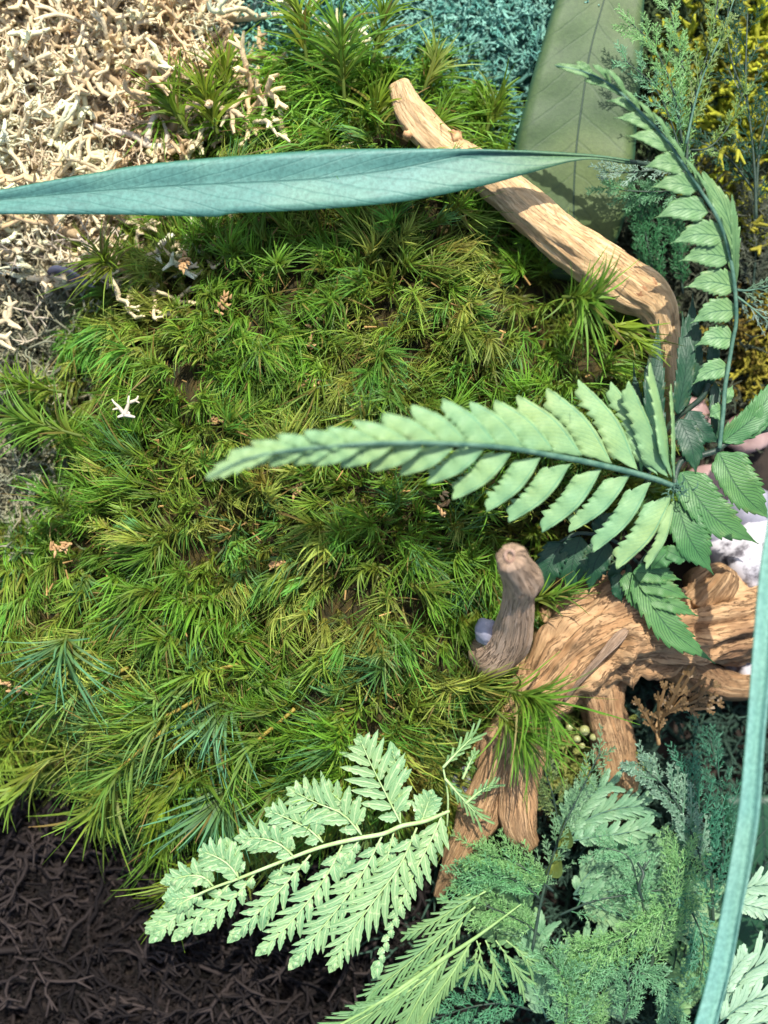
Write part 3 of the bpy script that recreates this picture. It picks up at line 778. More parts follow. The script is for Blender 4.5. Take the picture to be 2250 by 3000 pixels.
wood_part('branch', [P(1900, 1900, 120), P(2020, 1960, 120), P(2130, 2010, 90), P(2260, 2010, 60)], [46, 50, 42, 36], M['root'], rt, 60, 28, 0.3, 14.0, 0.15)
wood_part('branch', [P(1655, 2050, 245), P(1700, 1990, 272), P(1760, 1925, 288), P(1812, 1868, 290), P(1835, 1845, 280)], [5, 9, 11, 15, 8], M['peg'], rt, 40, 18, 0.3, 17.0, 0.2)
wood_part('branch', [P(2060, 1760, 120), P(2110, 1700, 150), P(2130, 1670, 150)], [70, 58, 34], M['root'], rt, 40, 30, 0.45, 21.0, 0.2)
wood_part('branch', [P(1640, 1760, 80), P(1720, 1760, 110), P(1840, 1740, 110)], [70, 90, 60], M['root'], rt, 50, 36, 0.3, 24.0, 0.15)
stub = wood_part('stub', [P(1400, 1905, 200), P(1445, 1915, 235), P(1492, 1870, 300), P(1512, 1800, 380), P(1519, 1745, 440), P(1530, 1700, 490), P(1514, 1665, 540), P(1497, 1632, 590)],
          [44, 64, 58, 47, 42, 53, 46, 40], M['peg'], rt, 90, 40, 0.13, 31.0, 0.04)
ring = [tuple(np.array(P(1493, 1628, 606)) + np.array([11 * math.cos(a * .7854), 15 * math.sin(a * .7854), 3 * math.sin(a * 1.3)])) for a in range(9)]
v, f, u = tube(ring, [4, 5, 3, 5, 4, 3, 5, 4, 4], 30, 8, 0.2)
mesh('split', v, f, M['ring'], parent=stub, uv=u)

# ------------------------------------------------------------------ stones and small things
def stone(name, label, x, y, z, rx, ry, rz, m, cat, seed, amp=0.2, group=None):
    V, F = [], []
    nu, nv = 28, 18
    for i in range(nv + 1):
        for j in range(nu):
            a, b = math.pi * i / nv, 2 * math.pi * j / nu
            d = Vector((math.sin(a) * math.cos(b), math.sin(a) * math.sin(b), math.cos(a)))
            r = 1 + amp * noise.noise(d * 1.3 + Vector((seed, 0, 0))) + amp * 0.35 * noise.noise(d * 4 + Vector((seed, 3, 0)))
            V.append((d.x * rx * r, d.y * ry * r, d.z * rz * r))
    for i in range(nv):
        for j in range(nu):
            F.append((i * nu + j, (i + 1) * nu + j, (i + 1) * nu + (j + 1) % nu, i * nu + (j + 1) % nu))
    o = P(x, y, z)
    V = np.array(V) + np.array(o)
    return mesh(name, V, F, m, label=label, cat=cat, origin=o, group=group)
stone('pebble', 'small smooth grey pebble beside the foot of the upright wooden stub', 1425, 1850, 300, 34, 36, 30, M['stone_grey'], 'pebble', 1)
stone('pebble', 'grey pebble wedged between moss and driftwood below the small fern tips', 1365, 2290, 130, 36, 44, 30, M['stone_grey'], 'pebble', 2)
stone('pebble', 'large pinkish pebble partly hidden behind the dark fern leaflets', 2010, 1230, 20, 80, 70, 45, M['stone_pink'], 'pebble', 3)
stone('pebble', 'pinkish pebble between the two fern stems at the right', 2190, 1270, 10, 70, 60, 40, M['stone_pink'], 'pebble', 4)
stone('pebble', 'rosy pebble showing just right of where the fern fronds meet', 2080, 1420, 20, 90, 60, 45, M['stone_pink'], 'pebble', 5)
stone('pebble', 'purplish grey pebble at the right edge under the hanging leaflets', 2200, 1500, 30, 80, 75, 50, M['stone_grey'], 'pebble', 6)
stone('pebble', 'pale purple pebble behind the lowest of the mid-green leaflets', 2060, 1560, 20, 90, 70, 45, M['stone_grey'], 'pebble', 7)
stone('rock', 'white rock speckled with dark pits beside the ribbon leaf at the right edge', 2210, 1650, 40, 130, 130, 100, M['stone_white'], 'rock', 8, 0.3)
stone('rock', 'small white rock at the right edge above the brown root end', 2210, 1960, 40, 80, 70, 60, M['stone_white'], 'rock', 9, 0.3)
for q, (x, y, r, lb) in enumerate([(1712, 2140, 19, 'largest of the wet yellowish beads between the driftwood feet'), (1690, 2165, 14, 'wet yellowish bead just left of and below the largest one'),
                                   (1738, 2160, 13, 'wet yellowish bead right of the largest one'), (1705, 2185, 11, 'lowest wet yellowish bead of the cluster'), (1668, 2130, 13, 'leftmost wet yellowish bead of the cluster')]):
    stone('bead', lb, x, y, 150 + q * 3, r * .8, r * .8, r * .8, M['bead'], 'bead', 20 + q, 0.04, 'wet beads between the driftwood feet')

def flake(x, y, z, L, ang, label, seed):
    r_ = random.Random(seed)
    o = P(x, y, z)
    e = []
    for k in range(16):
        t = (k / 15 - .5) * L
        a = math.radians(ang)
        c = np.array(o) + np.array([math.cos(a) * t + r_.gauss(0, 6), math.sin(a) * t + r_.gauss(0, 6), r_.gauss(0, 5)])
        b = r_.uniform(0, 2 * math.pi)
        d = np.array([math.cos(b), math.sin(b), r_.uniform(-.3, .8)]) * r_.uniform(7, 15)
        e.append(tube([c - d * .5, c, c + d], [3.5, 5, 1.2], 4, 5))
    v, f, u = join(e)
    mesh('dry_flake', v, f, M['debris'], uv=u, label=label, cat='dry flake', origin=o, group='dry brown flakes caught in the moss')
for k, a in enumerate([(655, 890, 300, 50, 70, 'orange-brown dry flake standing in the moss under the long leaf, left part'),
          (897, 1120, 330, 46, 0, 'tan dry flake lying flat in the moss above the tip of the pale frond'),
          (876, 1425, 320, 60, 62, 'tan dry flake just below the tip of the pale frond'),
          (818, 1650, 330, 42, 15, 'tan dry flake in the centre of the moss below the pale frond'),
          (70, 2020, 300, 120, -15, 'large rusty brown fleck at the left edge of the moss'),
          (540, 770, 290, 36, 60, 'small reddish dry flake near the upper left of the moss'),
          (640, 1230, 310, 40, 10, 'small tan dry flake left of and above the pale frond tip'),
          (920, 975, 320, 90, 80, 'long straw-coloured dry strand in the middle of the moss'),
          (1075, 1180, 320, 100, 40, 'orange dry strand just above the middle of the pale frond'),
          (1300, 1480, 320, 50, 80, 'thin dry flake just below the lower leaflets of the pale frond'),
          (970, 2170, 280, 34, 70, 'pinkish dry flake just left of the tall leaflet of the lacy fern'),
          (175, 1600, 300, 50, 20, 'star-like brown dry flake near the left edge of the moss')]):
    flake(*a, 40 + k)

# small flecks caught between the needles
fv = []
x = rs.uniform(0, 1900, 900); y = rs.uniform(350, 2350, 900); ok = inside(MOSS, x, y); x, y = x[ok][:260], y[ok][:260]
z = moss_h(x, y) + rs.uniform(-5, 45, len(x)); kk = (D - z) / D
A = np.stack([(x - 1125) * kk, (1500 - y) * kk, z], -1)
dd = norm(rs.normal(0, 1, (len(x), 3)) * np.array([1, 1, .3]))
ln = rs.uniform(6, 34, (len(x), 1))
cc = np.array([0.42, 0.26, 0.09]) * rs.uniform(.5, 1.5, (len(x), 1))
v, f, c = cones(A, A + dd * ln, rs.uniform(1.5, 4.0, len(x)), rs.uniform(1, 3, len(x)), cc, cc, 5)
mesh('moss_debris', v, f, M['lichen'], colr=c, kind='stuff', label='tiny brown and straw-coloured flecks scattered through the moss cushion', cat='debris')

def antler(name, label, cat, x, y, z, segs, m):
    """segs: list of (points, radii) in source px"""
    o = P(x, y, z)
    v, f, u = join([tube([P(a, b, c) for a, b, c in pts], rad, 12, 7, 0, 0) for pts, rad in segs])
    mesh(name, v, f, m, uv=u, label=label, cat=cat, origin=o)
antler('lichen_sprig', 'tiny pale star-shaped lichen sprig lying on the moss at the left', 'lichen sprig', 370, 1195, 320,
       [([(365, 1215, 315), (350, 1195, 322), (335, 1180, 325)], [6, 5, 3]), ([(350, 1195, 320), (330, 1200, 325)], [4, 2]), ([(365, 1215, 318), (375, 1185, 328), (378, 1160, 330)], [6, 5, 3]),
        ([(376, 1180, 328), (398, 1172, 330), (405, 1160, 330)], [5, 4, 2]), ([(395, 1173, 330), (408, 1180, 330)], [3, 2]), ([(365, 1215, 316), (345, 1222, 318)], [5, 3]), ([(365, 1215, 318), (395, 1222, 316)], [6, 3]), ([(365, 1200, 322), (380, 1212, 318)], [5, 3]), ([(336, 1182, 325), (328, 1170, 326)], [3, 2])], M['white'])
antler('lichen_twig', 'bleached white lichen twig at the edge of the beige lichen above the long leaf', 'lichen twig', 440, 410, 150,
       [([(275, 365, 140), (330, 385, 150), (390, 395, 160), (430, 425, 160), (480, 430, 150), (530, 425, 140)], [7, 9, 10, 9, 10, 5]), ([(480, 430, 150), (490, 400, 160), (478, 355, 160)], [9, 7, 4]), ([(430, 425, 160), (440, 370, 150), (480, 290, 150)], [10, 11, 7]), ([(515, 426, 145), (525, 440, 140)], [7, 3])], M['white'])
antler('lichen_twig', 'curled pale lichen twig below the long leaf at the left', 'lichen twig', 220, 760, 130,
       [([(222, 680, 130), (255, 720, 140), (300, 735, 130), (355, 735, 120)], [3, 8, 8, 3]), ([(180, 785, 120), (220, 765, 140), (260, 740, 140)], [3, 8, 5])], M['white'])
lf = thing('dry_leaf', 'small pointed lilac-grey dry leaf among the grey lichen at the left', 'dry leaf', P(210, 825, 120))
v, f, u = blade([P(140, 810, 120), P(200, 815, 135), P(285, 845, 120)], 17, 17, 'lance', n=14, cup=6)
mesh('blade', v, f, M['bark'], parent=lf, uv=u)

# ------------------------------------------------------------------ ferns
def bent(b, t, k, zb, zt, zm=0):
    """midline from base b to tip t (source px) bowed sideways by k of its length"""
    mx, my = (b[0] + t[0]) / 2, (b[1] + t[1]) / 2
    dx, dy = t[0] - b[0], t[1] - b[1]
    return [P(b[0], b[1], zb), P(mx - dy * k, my + dx * k, (zb + zt) / 2 + zm), P(t[0], t[1], zt)]

def leaflet(parent, b, t, w, k=0.0, z=(400, 400), zm=10, left=0.5, m='pale', prof='hook', teeth=9, depth=0.22, cup=0.12, tilt=0.0, fwd=0.5, label=None, wav=2.5):
    L = math.hypot(t[0] - b[0], t[1] - b[1])
    v, f, u = blade(bent(b, t, k, z[0], z[1], zm), w * left, w * (1 - left), prof, teeth, depth, cup, tilt=tilt + rnd.gauss(0, 0.05), fwd=fwd, wav=wav, seed=round(rnd.random(), 2), n=max(16, int(teeth * 4 + 1)))
    o = mesh('leaflet', v, f, M[m], parent=parent, uv=u, label=label)
    so = o.modifiers.new('thickness', 'SOLIDIFY'); so.thickness = 2.2 * S; so.offset = 0
    return o

# pale frond pointing left over the moss
pf = thing('fern_frond', 'large pale mint-green fern frond pointing left over the middle of the moss', 'fern frond', P(1990, 1430, 380))
RX = [(1990, 1430), (1898, 1397), (1763, 1363), (1627, 1336), (1492, 1313), (1356, 1302), (1220, 1298), (1085, 1299), (949, 1309), (814, 1324), (705, 1351), (606, 1400)]
def zx(x): return 400 + 330 * sm(1990, 1000, x) + 60 * sm(1000, 600, x)
v, f, u = tube([P(x, y, zx(x) + 7) for x, y in RX], [7.5, 8, 8, 7.5, 7, 6.5, 6, 5, 4, 3.5, 2.5, 1.5], 60, 8, 0.1)
mesh('rachis', v, f, M['rachis'], parent=pf, uv=u)
UP = [((1975, 1402), (1966, 1125), 26), ((1968, 1400), (1905, 1063), 58), ((1957, 1398), (1842, 1117), 62), ((1926, 1391), (1790, 1119), 84), ((1868, 1377), (1694, 1112), 94),
      ((1792, 1358), (1603, 1137), 94), ((1705, 1335), (1515, 1158), 96), ((1622, 1320), (1450, 1172), 94), ((1534, 1310), (1378, 1176), 92), ((1453, 1302), (1296, 1168), 86),
      ((1369, 1296), (1206, 1186), 78), ((1290, 1293), (1121, 1211), 68), ((1200, 1294), (1034, 1233), 58), ((1115, 1297), (958, 1254), 50), ((1030, 1301), (890, 1262), 46), ((950, 1309), (810, 1273), 42), ((880, 1317), (735, 1294), 40), ((810, 1325), (672, 1323), 38)]
for q, (b, t, w) in enumerate(UP):
    leaflet(pf, b, t, w * (0.64 + 0.014 * q if q > 2 else 0.9), 0.08 if q > 2 else 0.02, (zx(b[0]), zx(b[0]) + (20 if q > 2 else 60)), 6, left=0.9, teeth=9 if q < 10 else 5, depth=0.24 if q < 10 else 0.2, cup=-0.08, m='pale', tilt=0.12 if q > 1 else 0.9)
LOW = [((1975, 1466), (1893, 1669), 34), ((1970, 1450), (1807, 1668), 74), ((1907, 1411), (1738, 1618), 76), ((1846, 1391), (1667, 1560), 76), ((1762, 1373), (1588, 1560), 80), ((1670, 1360), (1490, 1530), 82),
       ((1583, 1341), (1425, 1500), 80), ((1497, 1328), (1326, 1464), 76), ((1417, 1318), (1252, 1418), 70), ((1327, 1314), (1172, 1392), 66), ((1240, 1311), (1085, 1380), 56), ((1150, 1310), (998, 1368), 50), ((1062, 1312), (915, 1364), 46), ((975, 1316), (860, 1362), 40), ((892, 1322), (788, 1367), 36), ((805, 1332), (720, 1372), 32)]
for q, (b, t, w) in enumerate(LOW):
    leaflet(pf, b, t, w * (0.70 + 0.010 * q if q > 1 else 0.9), -0.08, (zx(b[0]), zx(b[0]) - 12), 6, left=0.1, teeth=9 if q < 9 else 5, depth=0.24 if q < 9 else 0.2, cup=-0.08, m='pale', tilt=-0.12)
v, f, u = blade([P(800, 1322, 770), P(705, 1351, 780), P(603, 1402, 790)], 26, 26, 'lance', 5, 0.3, n=26)
mesh('leaflet', v, f, M['pale'], parent=pf, uv=u)
fr = []
for k in range(22):
    a = rnd.uniform(0, 6.28); b0 = np.array(P(1978 + rnd.gauss(0, 14), 1432 + rnd.gauss(0, 12), 410))
    fr.append(tube([b0, b0 + np.array([math.cos(a) * 14, math.sin(a) * 14, 12]), b0 + np.array([math.cos(a + .4) * 26, math.sin(a + .4) * 26, rnd.uniform(0, 26)])], [2.2, 1.6, 0.8], 5, 4))
v, f, u = join(fr)
mesh('scales', v, f, M['rachis'], parent=pf, uv=u, kind='stuff')

# curved frond at the upper right
cf = thing('fern_frond', 'curved green fern frond arching from the right side up to the broad olive leaf', 'fern frond', P(2110, 1310, 380))
Z3 = lambda a, b: (1600 + a / 2.212, 150 + b / 2.212)
RC = [(60, 92), (250, 135), (400, 205), (500, 285), (600, 385), (700, 482), (800, 600), (900, 750), (1000, 900), (1100, 1060), (1165, 1220), (1205, 1400), (1225, 1560), (1232, 1750), (1205, 1900), (1172, 2100)]
RCs = [Z3(*p) for p in RC] + [(2124, 1136), (2118, 1217), (2108, 1312)]
def zc(y): return 470 - 120 * sm(300, 1200, y)
v, f, u = tube([P(x, y, zc(y) + 12) for x, y in RCs], [1.5, 2.5, 3, 3.5, 4, 4, 4, 4.5, 4.5, 5, 5, 5, 5.5, 5.5, 5.5, 6, 6, 6, 6], 80, 7, 0.08)
mesh('rachis', v, f, M['rachis'], parent=cf, uv=u)
CL = [((505, 285), (325, 222), 22), ((590, 380), (405, 325), 30), ((705, 495), (460, 438), 42), ((815, 635), (538, 555), 50), ((905, 752), (650, 752), 58), ((985, 892), (700, 885), 62),
      ((1050, 1040), (728, 1078), 72), ((1152, 1200), (828, 1245), 78), ((1195, 1340), (883, 1362), 78), ((1225, 1528), (918, 1533), 82), ((1228, 1680), (955, 1760), 76), ((1212, 1865), (982, 1905), 74), ((1178, 2048), (962, 2155), 62)]
for q, (b, t, w) in enumerate(CL):
    b, t = Z3(*b), Z3(*t)
    leaflet(cf, b, (b[0] + (t[0] - b[0]) * 1.08, b[1] + (t[1] - b[1]) * 1.08), w * 0.9, 0.1, (zc(b[1]), zc(b[1]) + 4), 8, left=0.46, teeth=8 if q > 6 else 5, depth=0.2 if q > 6 else 0.08, m='frond', prof=lambda t: min(1, (t / 0.16) ** 0.55 if t > 0 else 0) * (1 - sm(0.38, 1.0, t)) + 0.07 * (1 - t), cup=0.1)
leaflet(cf, (2119, 1200), (2078, 1222), 48, 0.05, (350, 356), 6, m='frond', teeth=5, prof='leaflet')
CR = [((420, 215), (300, 88), 30), ((520, 300), (385, 112), 26), ((610, 395), (500, 245), 22), ((710, 490), (590, 320), 24), ((810, 610), (690, 395), 22), ((905, 755), (790, 545), 20), ((1010, 905), (895, 690), 20), ((1080, 1030), (965, 770), 16)]
for b, t, w in CR:
    b, t = Z3(*b), Z3(*t)
    leaflet(cf, b, t, w * .7, 0.06, (zc(b[1]), zc(b[1]) + 40), 10, left=0.3, m='frond', prof='lance', teeth=4, depth=0.1, tilt=0.5)
leaflet(cf, Z3(1215, 1440), Z3(1012, 778), 62, 0.10, (350, 430), 10, left=0.55, m='frond', prof='lance', teeth=10, depth=0.25, tilt=0.1)
leaflet(cf, Z3(1222, 1540), Z3(1205, 930), 36, 0.02, (350, 480), 30, left=0.5, m='frond', prof='lance', teeth=9, depth=0.2, tilt=0.7)
leaflet(cf, Z3(1226, 1480), Z3(1224, 1145), 18, 0.02, (350, 440), 20, left=0.5, m='frond', prof='lance', teeth=6, depth=0.2, tilt=0.6)
for a in (((300, 150), (195, 66), 24), ((360, 180), (55, 88), 26)):
    leaflet(cf, Z3(*a[0]), Z3(*a[1]), a[2], 0.03, (470, 478), 8, m='frond', prof='lance', teeth=5, depth=0.2)
for k, (a, b) in enumerate([((300, 170), (190, 120)), ((380, 210), (250, 190))]):
    leaflet(cf, Z3(*a), Z3(*b), 22, 0.05, (470, 470), 6, m='frond', prof='lance', teeth=4, depth=0.2)

Q = lambda a, b: (1500 + a / 2.212, 1000 + b / 2.212)
# dark frond behind the pale one
df = thing('fern_frond', 'dark bottle-green fern frond rising behind the pale frond in front of the peeled stick', 'fern frond', P(1970, 1235, 300))
v, f, u = tube([P(2075, 1125, 320), P(2060, 1160, 315), P(2020, 1195, 305), P(1970, 1235, 290), P(1930, 1300, 260), P(1890, 1420, 220)], [8, 8, 8, 8, 7, 6], 30, 7, 0.1)
mesh('rachis', v, f, M['rachis_dark'], parent=df, uv=u)
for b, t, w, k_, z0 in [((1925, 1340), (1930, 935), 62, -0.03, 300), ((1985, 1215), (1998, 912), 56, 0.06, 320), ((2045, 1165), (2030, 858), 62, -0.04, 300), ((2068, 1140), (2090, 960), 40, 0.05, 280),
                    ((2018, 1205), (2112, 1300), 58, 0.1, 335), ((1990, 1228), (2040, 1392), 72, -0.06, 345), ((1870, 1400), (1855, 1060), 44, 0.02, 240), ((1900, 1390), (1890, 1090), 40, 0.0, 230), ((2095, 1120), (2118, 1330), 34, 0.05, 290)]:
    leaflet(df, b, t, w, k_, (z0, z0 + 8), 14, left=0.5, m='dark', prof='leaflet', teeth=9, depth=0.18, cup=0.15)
# right-hand frond with broad green leaflets
rf = thing('fern_frond', 'fern frond with broad finely veined mid-green leaflets at the right edge', 'fern frond', P(2110, 1312, 330))
v, f, u = tube([P(2330, 1235, 330), P(2250, 1256, 335), P(2180, 1276, 338), P(2124, 1300, 340), P(2098, 1320, 342), P(2050, 1335, 345), P(1997, 1350, 350), P(1978, 1400, 370), P(1980, 1440, 380)], [8, 8.5, 8.5, 9, 9, 8, 8, 8, 8], 40, 8, 0.1)
mesh('rachis', v, f, M['rachis_dark'], parent=rf, uv=u)
for b, t, w, k_, m_, lf_ in [((2118, 1296), (2285, 1085), 74, 0.1, 'mid', 0.5), ((2165, 1282), (2300, 1140), 56, 0.05, 'mid', .5), ((2104, 1326), (2262, 1526), 106, 0.08, 'mid', .62), ((1993, 1384), (2222, 1593), 108, 0.10, 'mid', 0.55),
                       ((1980, 1470), (2090, 1684), 100, 0.06, 'mid', 0.55), ((2126, 1182), (2146, 1130), 26, 0, 'frond', .5), ((1958, 1612), (1905, 1670), 60, 0.0, 'mid', .5), ((2010, 1640), (1925, 1600), 44, 0.0, 'mid', .5)]:
    leaflet(rf, b, t, w, k_, (350, 330), 18, left=lf_, m=m_, prof='leaflet', teeth=11, depth=0.17, cup=0.14, fwd=0.7)
# lower fronds hanging below the pale one
lo = thing('fern_frond', 'green fern frond hanging over the driftwood below the pale frond', 'fern frond', P(1870, 1660, 300))
R = lambda a, b: (1350 + a / 1.843, 1550 + b / 1.843)
v, f, u = tube([P(1975, 1470, 340), P(1930, 1580, 310), P(1870, 1665, 290), P(1900, 1720, 285)], [6, 6, 5, 3], 20, 6, 0.1)
mesh('rachis', v, f, M['rachis_dark'], parent=lo, uv=u)
for b, t, w, k_, z0, m_ in [(R(940, 220), R(1372, 726), 92, 0.10, 300, 'mid'), (R(930, 235), R(1190, 275), 58, -0.05, 310, 'mid'), (R(960, 300), R(1240, 380), 50, -0.06, 306, 'mid'), (R(1010, 380), R(1280, 470), 46, -0.05, 304, 'mid'), (R(890, 235), R(972, 465), 62, -0.04, 290, 'mid'), (R(960, 300), R(1060, 490), 56, 0.0, 292, 'mid'), (R(850, 240), R(870, 400), 46, 0.05, 280, 'dark')]:
    leaflet(lo, b, t, w, k_, (z0, z0 - 8), 12, left=0.5, m=m_, prof='leaflet', teeth=10, depth=0.24, cup=0.12, fwd=0.8)
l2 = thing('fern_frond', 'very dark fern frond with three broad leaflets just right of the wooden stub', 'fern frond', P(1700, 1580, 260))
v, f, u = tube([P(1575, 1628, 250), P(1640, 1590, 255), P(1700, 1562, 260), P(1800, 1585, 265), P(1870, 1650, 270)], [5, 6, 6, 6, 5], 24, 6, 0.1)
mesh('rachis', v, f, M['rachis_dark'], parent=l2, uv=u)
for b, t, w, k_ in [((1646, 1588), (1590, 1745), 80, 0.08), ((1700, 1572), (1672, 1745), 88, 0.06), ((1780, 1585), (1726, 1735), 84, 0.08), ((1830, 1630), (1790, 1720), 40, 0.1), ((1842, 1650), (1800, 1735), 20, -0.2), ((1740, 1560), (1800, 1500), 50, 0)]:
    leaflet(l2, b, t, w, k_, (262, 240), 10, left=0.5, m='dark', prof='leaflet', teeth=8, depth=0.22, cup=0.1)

# ------------------------------------------------------------------ lacy ferns
def pinna(parent, axis, width, z, m='carrot', prof='ovate', step=20, lobe=0.55, ang=50, pw=0.34, teeth=4, roundt=True, am='axis', r0=4.5, ends=1.0, lift=0):
    pts = [P(x, y, z + (lift * k / max(1, len(axis) - 1))) for k, (x, y) in enumerate(axis)]
    L = sum(math.dist(pts[k][:2], pts[k + 1][:2]) for k in range(len(pts) - 1))
    n = max(6, int(L / step))
    C = catmull(pts, n * 2 + 1)
    T = norm(np.gradient(C, axis=0))
    parts = []
    fp = PROF[prof] if isinstance(prof, str) else prof
    for k in range(1, 2 * n):
        t = k / (2 * n)
        sgn = 1 if k % 2 else -1
        hw = width * 0.5 * max(0.16, fp(t))
        a = math.radians(ang) * (1 - 0.35 * t) * rnd.uniform(.9, 1.1)
        d = T[k]; s_ = np.array([-d[1], d[0], 0]) * sgn
        dd = d * math.cos(a) + s_ * math.sin(a)
        l = hw / math.sin(a) * rnd.uniform(.88, 1.1) * ends
        p0 = C[k]; zt = rnd.gauss(0, 4)
        b = dd * l; side = s_ * l * 0.05
        midl = [p0, p0 + b * 0.5 - side + np.array([0, 0, 5]), p0 + b + np.array([0, 0, zt])]
        w = max(5, min(l * 0.45, step * math.sin(a) * pw))
        parts.append(blade(midl, w, w, 'ovate' if roundt else 'lance', teeth, lobe, 0.15, roundt=roundt, fwd=0.8, n=teeth * 3 + 2, seed=rnd.random() * .4))
    tipd = T[-1]
    parts.append(blade([C[-3], C[-1] + tipd * step * .5], step * .5, step * .5, 'ovate', 3, 0.3, n=11, roundt=roundt))
    v, f, u = join(parts)
    o = mesh('pinna', v, f, M[m], parent=parent, uv=u)
    v, f, u = tube([c + np.array([0, 0, 3.5]) for c in C[::2]], list(np.linspace(r0, 1.2, len(C[::2]))), n + 2, 5)
    mesh('midrib', v, f, M[am], parent=o, uv=u)
    return o
Z4 = lambda a, b: (400 + a / 1.659, 2100 + b / 1.659)
cfern = thing('lacy_fern_frond', 'finely divided light green lacy fern frond lying between moss and black lichen', 'fern frond', P(1300, 2390, 330))
v, f, u = tube([P(*Z4(*p), 330) for p in [(1520, 458), (1400, 508), (1290, 530), (1200, 568), (1080, 590), (900, 632), (760, 682), (620, 737), (480, 792), (370, 832), (270, 878), (170, 932)]], [4.5, 5.5, 6, 6, 6, 5.5, 5, 4.5, 4, 3.5, 3, 1.5], 60, 8, 0.08)
mesh('rachis', v, f, M['axis'], parent=cfern, uv=u)
for ax, w, z in [([(1380, 518), (1405, 450), (1430, 378)], 62, 322), ([(1283, 515), (1210, 370), (1140, 230), (1085, 105)], 135, 330), ([(1283, 515), (1275, 380), (1265, 260), (1240, 145)], 62, 322),
                 ([(1093, 572), (1000, 470), (880, 420), (750, 355)], 120, 332), ([(1093, 572), (1030, 450), (960, 380), (910, 335)], 76, 324), ([(905, 608), (830, 540), (740, 495), (645, 455)], 92, 330), ([(905, 608), (850, 520), (800, 450), (770, 410)], 60, 322),
                 ([(765, 680), (700, 620), (610, 590), (500, 590)], 84, 330), ([(765, 680), (700, 600), (650, 560), (620, 535)], 50, 322), ([(497, 782), (450, 720), (390, 680), (322, 655)], 84, 330), ([(497, 782), (470, 700), (450, 650), (440, 610)], 52, 322),
                 ([(372, 822), (330, 780), (260, 770), (140, 800)], 68, 328), ([(300, 862), (220, 880), (150, 880)], 60, 326), ([(372, 822), (320, 760), (280, 748)], 44, 320)]:
    pinna(cfern, [Z4(*p) for p in ax], w * 1.3, z, step=31, ang=58, pw=.60, lobe=.5, r0=3)
for ax, w, z, pr in [([(1490, 460), (1440, 580), (1330, 800), (1240, 1020), (1160, 1245)], 92, 318, lambda t: 1.0 - 0.74 * sm(0.2, 0.75, t)),
                     ([(1362, 538), (1280, 720), (1150, 900), (1040, 1050), (950, 1218)], 118, 326, 'ovate'), ([(1192, 580), (1110, 740), (1010, 890), (880, 1050), (757, 1208)], 104, 322, 'ovate'),
                     ([(1000, 622), (930, 760), (830, 900), (720, 1030), (600, 1142)], 90, 322, 'ovate'), ([(845, 670), (760, 770), (660, 880), (560, 980), (462, 1078)], 84, 320, 'ovate'), ([(1080, 600), (1010, 700), (985, 760)], 54, 316, 'ovate'), ([(720, 700), (690, 780), (640, 900), (610, 1010)], 54, 312, 'ovate'),
                     ([(580, 755), (500, 850), (400, 950), (305, 1038)], 62, 318, 'ovate'), ([(460, 800), (390, 880), (290, 980), (192, 1072)], 56, 316, 'ovate'), ([(330, 850), (270, 900), (170, 990), (82, 1078)], 60, 314, 'ovate'), ([(230, 900), (150, 960), (66, 1034)], 52, 310, 'ovate'),
                     ([(1250, 560), (1200, 760), (1180, 850)], 60, 312, 'ovate')]:
    pinna(cfern, [Z4(*p) for p in ax], w, z, prof=pr, step=35, ang=40, pw=0.60, ends=1.15, lobe=.5, r0=3.2)
Z5 = lambda a, b: (1000 + a / 1.3272, 2400 + b / 1.3272)
sf = thing('lacy_fern_frond', 'longer lacy fern frond running off the bottom edge with a thick pale stalk', 'fern frond', P(1400, 2760, 280))
v, f, u = tube([P(*Z5(*p), 280) for p in [(700, 330), (520, 462), (400, 540), (270, 630), (120, 730), (-60, 830)]], [2, 5, 6.5, 6, 5, 3], 40, 8, 0.12)
mesh('rachis', v, f, M['axis2'], parent=sf, uv=u)
PF = lambda t: 0.35 + 0.65 * math.sin(math.pi * min(1, t * .9 + .1))
for ax, w, z in [([(430, 520), (300, 640), (120, 750), (-80, 860)], 120, 272), ([(380, 570), (300, 700), (240, 820)], 70, 276), ([(500, 480), (430, 600), (330, 740), (290, 830)], 70, 270), ([(300, 620), (180, 700), (60, 740)], 50, 278)]:
    pinna(sf, [Z5(*p) for p in ax], w, z, m='carrot2', am='axis2', prof=PF, step=15, ang=24, pw=0.7, teeth=2, roundt=False, ends=0.8)
for ax, w, z in [([(560, 280), (450, 340), (360, 400), (262, 445)], 60, 262), ([(520, 340), (400, 440), (260, 560), (118, 672)], 84, 266), ([(470, 400), (420, 480), (300, 590), (220, 660)], 66, 258), ([(500, 290), (440, 320), (400, 310)], 40, 258)]:
    pinna(sf, [Z5(*p) for p in ax], w, z, m='carrot2', am='axis2', prof=PF, step=24, ang=24, pw=0.62, teeth=2, roundt=False, ends=0.8, r0=3)
for ax, w, z in [([(525, 470), (540, 530), (500, 590)], 50, 250), ([(560, 470), (590, 540), (600, 620)], 60, 250), ([(600, 470), (650, 540), (690, 600)], 60, 250), ([(540, 480), (520, 540), (560, 600)], 44, 246), ([(640, 470), (700, 520), (730, 560)], 50, 244)]:
    pinna(sf, [Z5(*p) for p in ax], w, z, m='carrot2', am='axis2', r0=2.5, prof='wedge', step=20, ang=24, pw=0.6, teeth=2, roundt=False, ends=0.9)
tf_ = thing('fern_tip', 'group of small pale fern tips between the moss and the driftwood foot', 'fern tip', P(1310, 2300, 250))
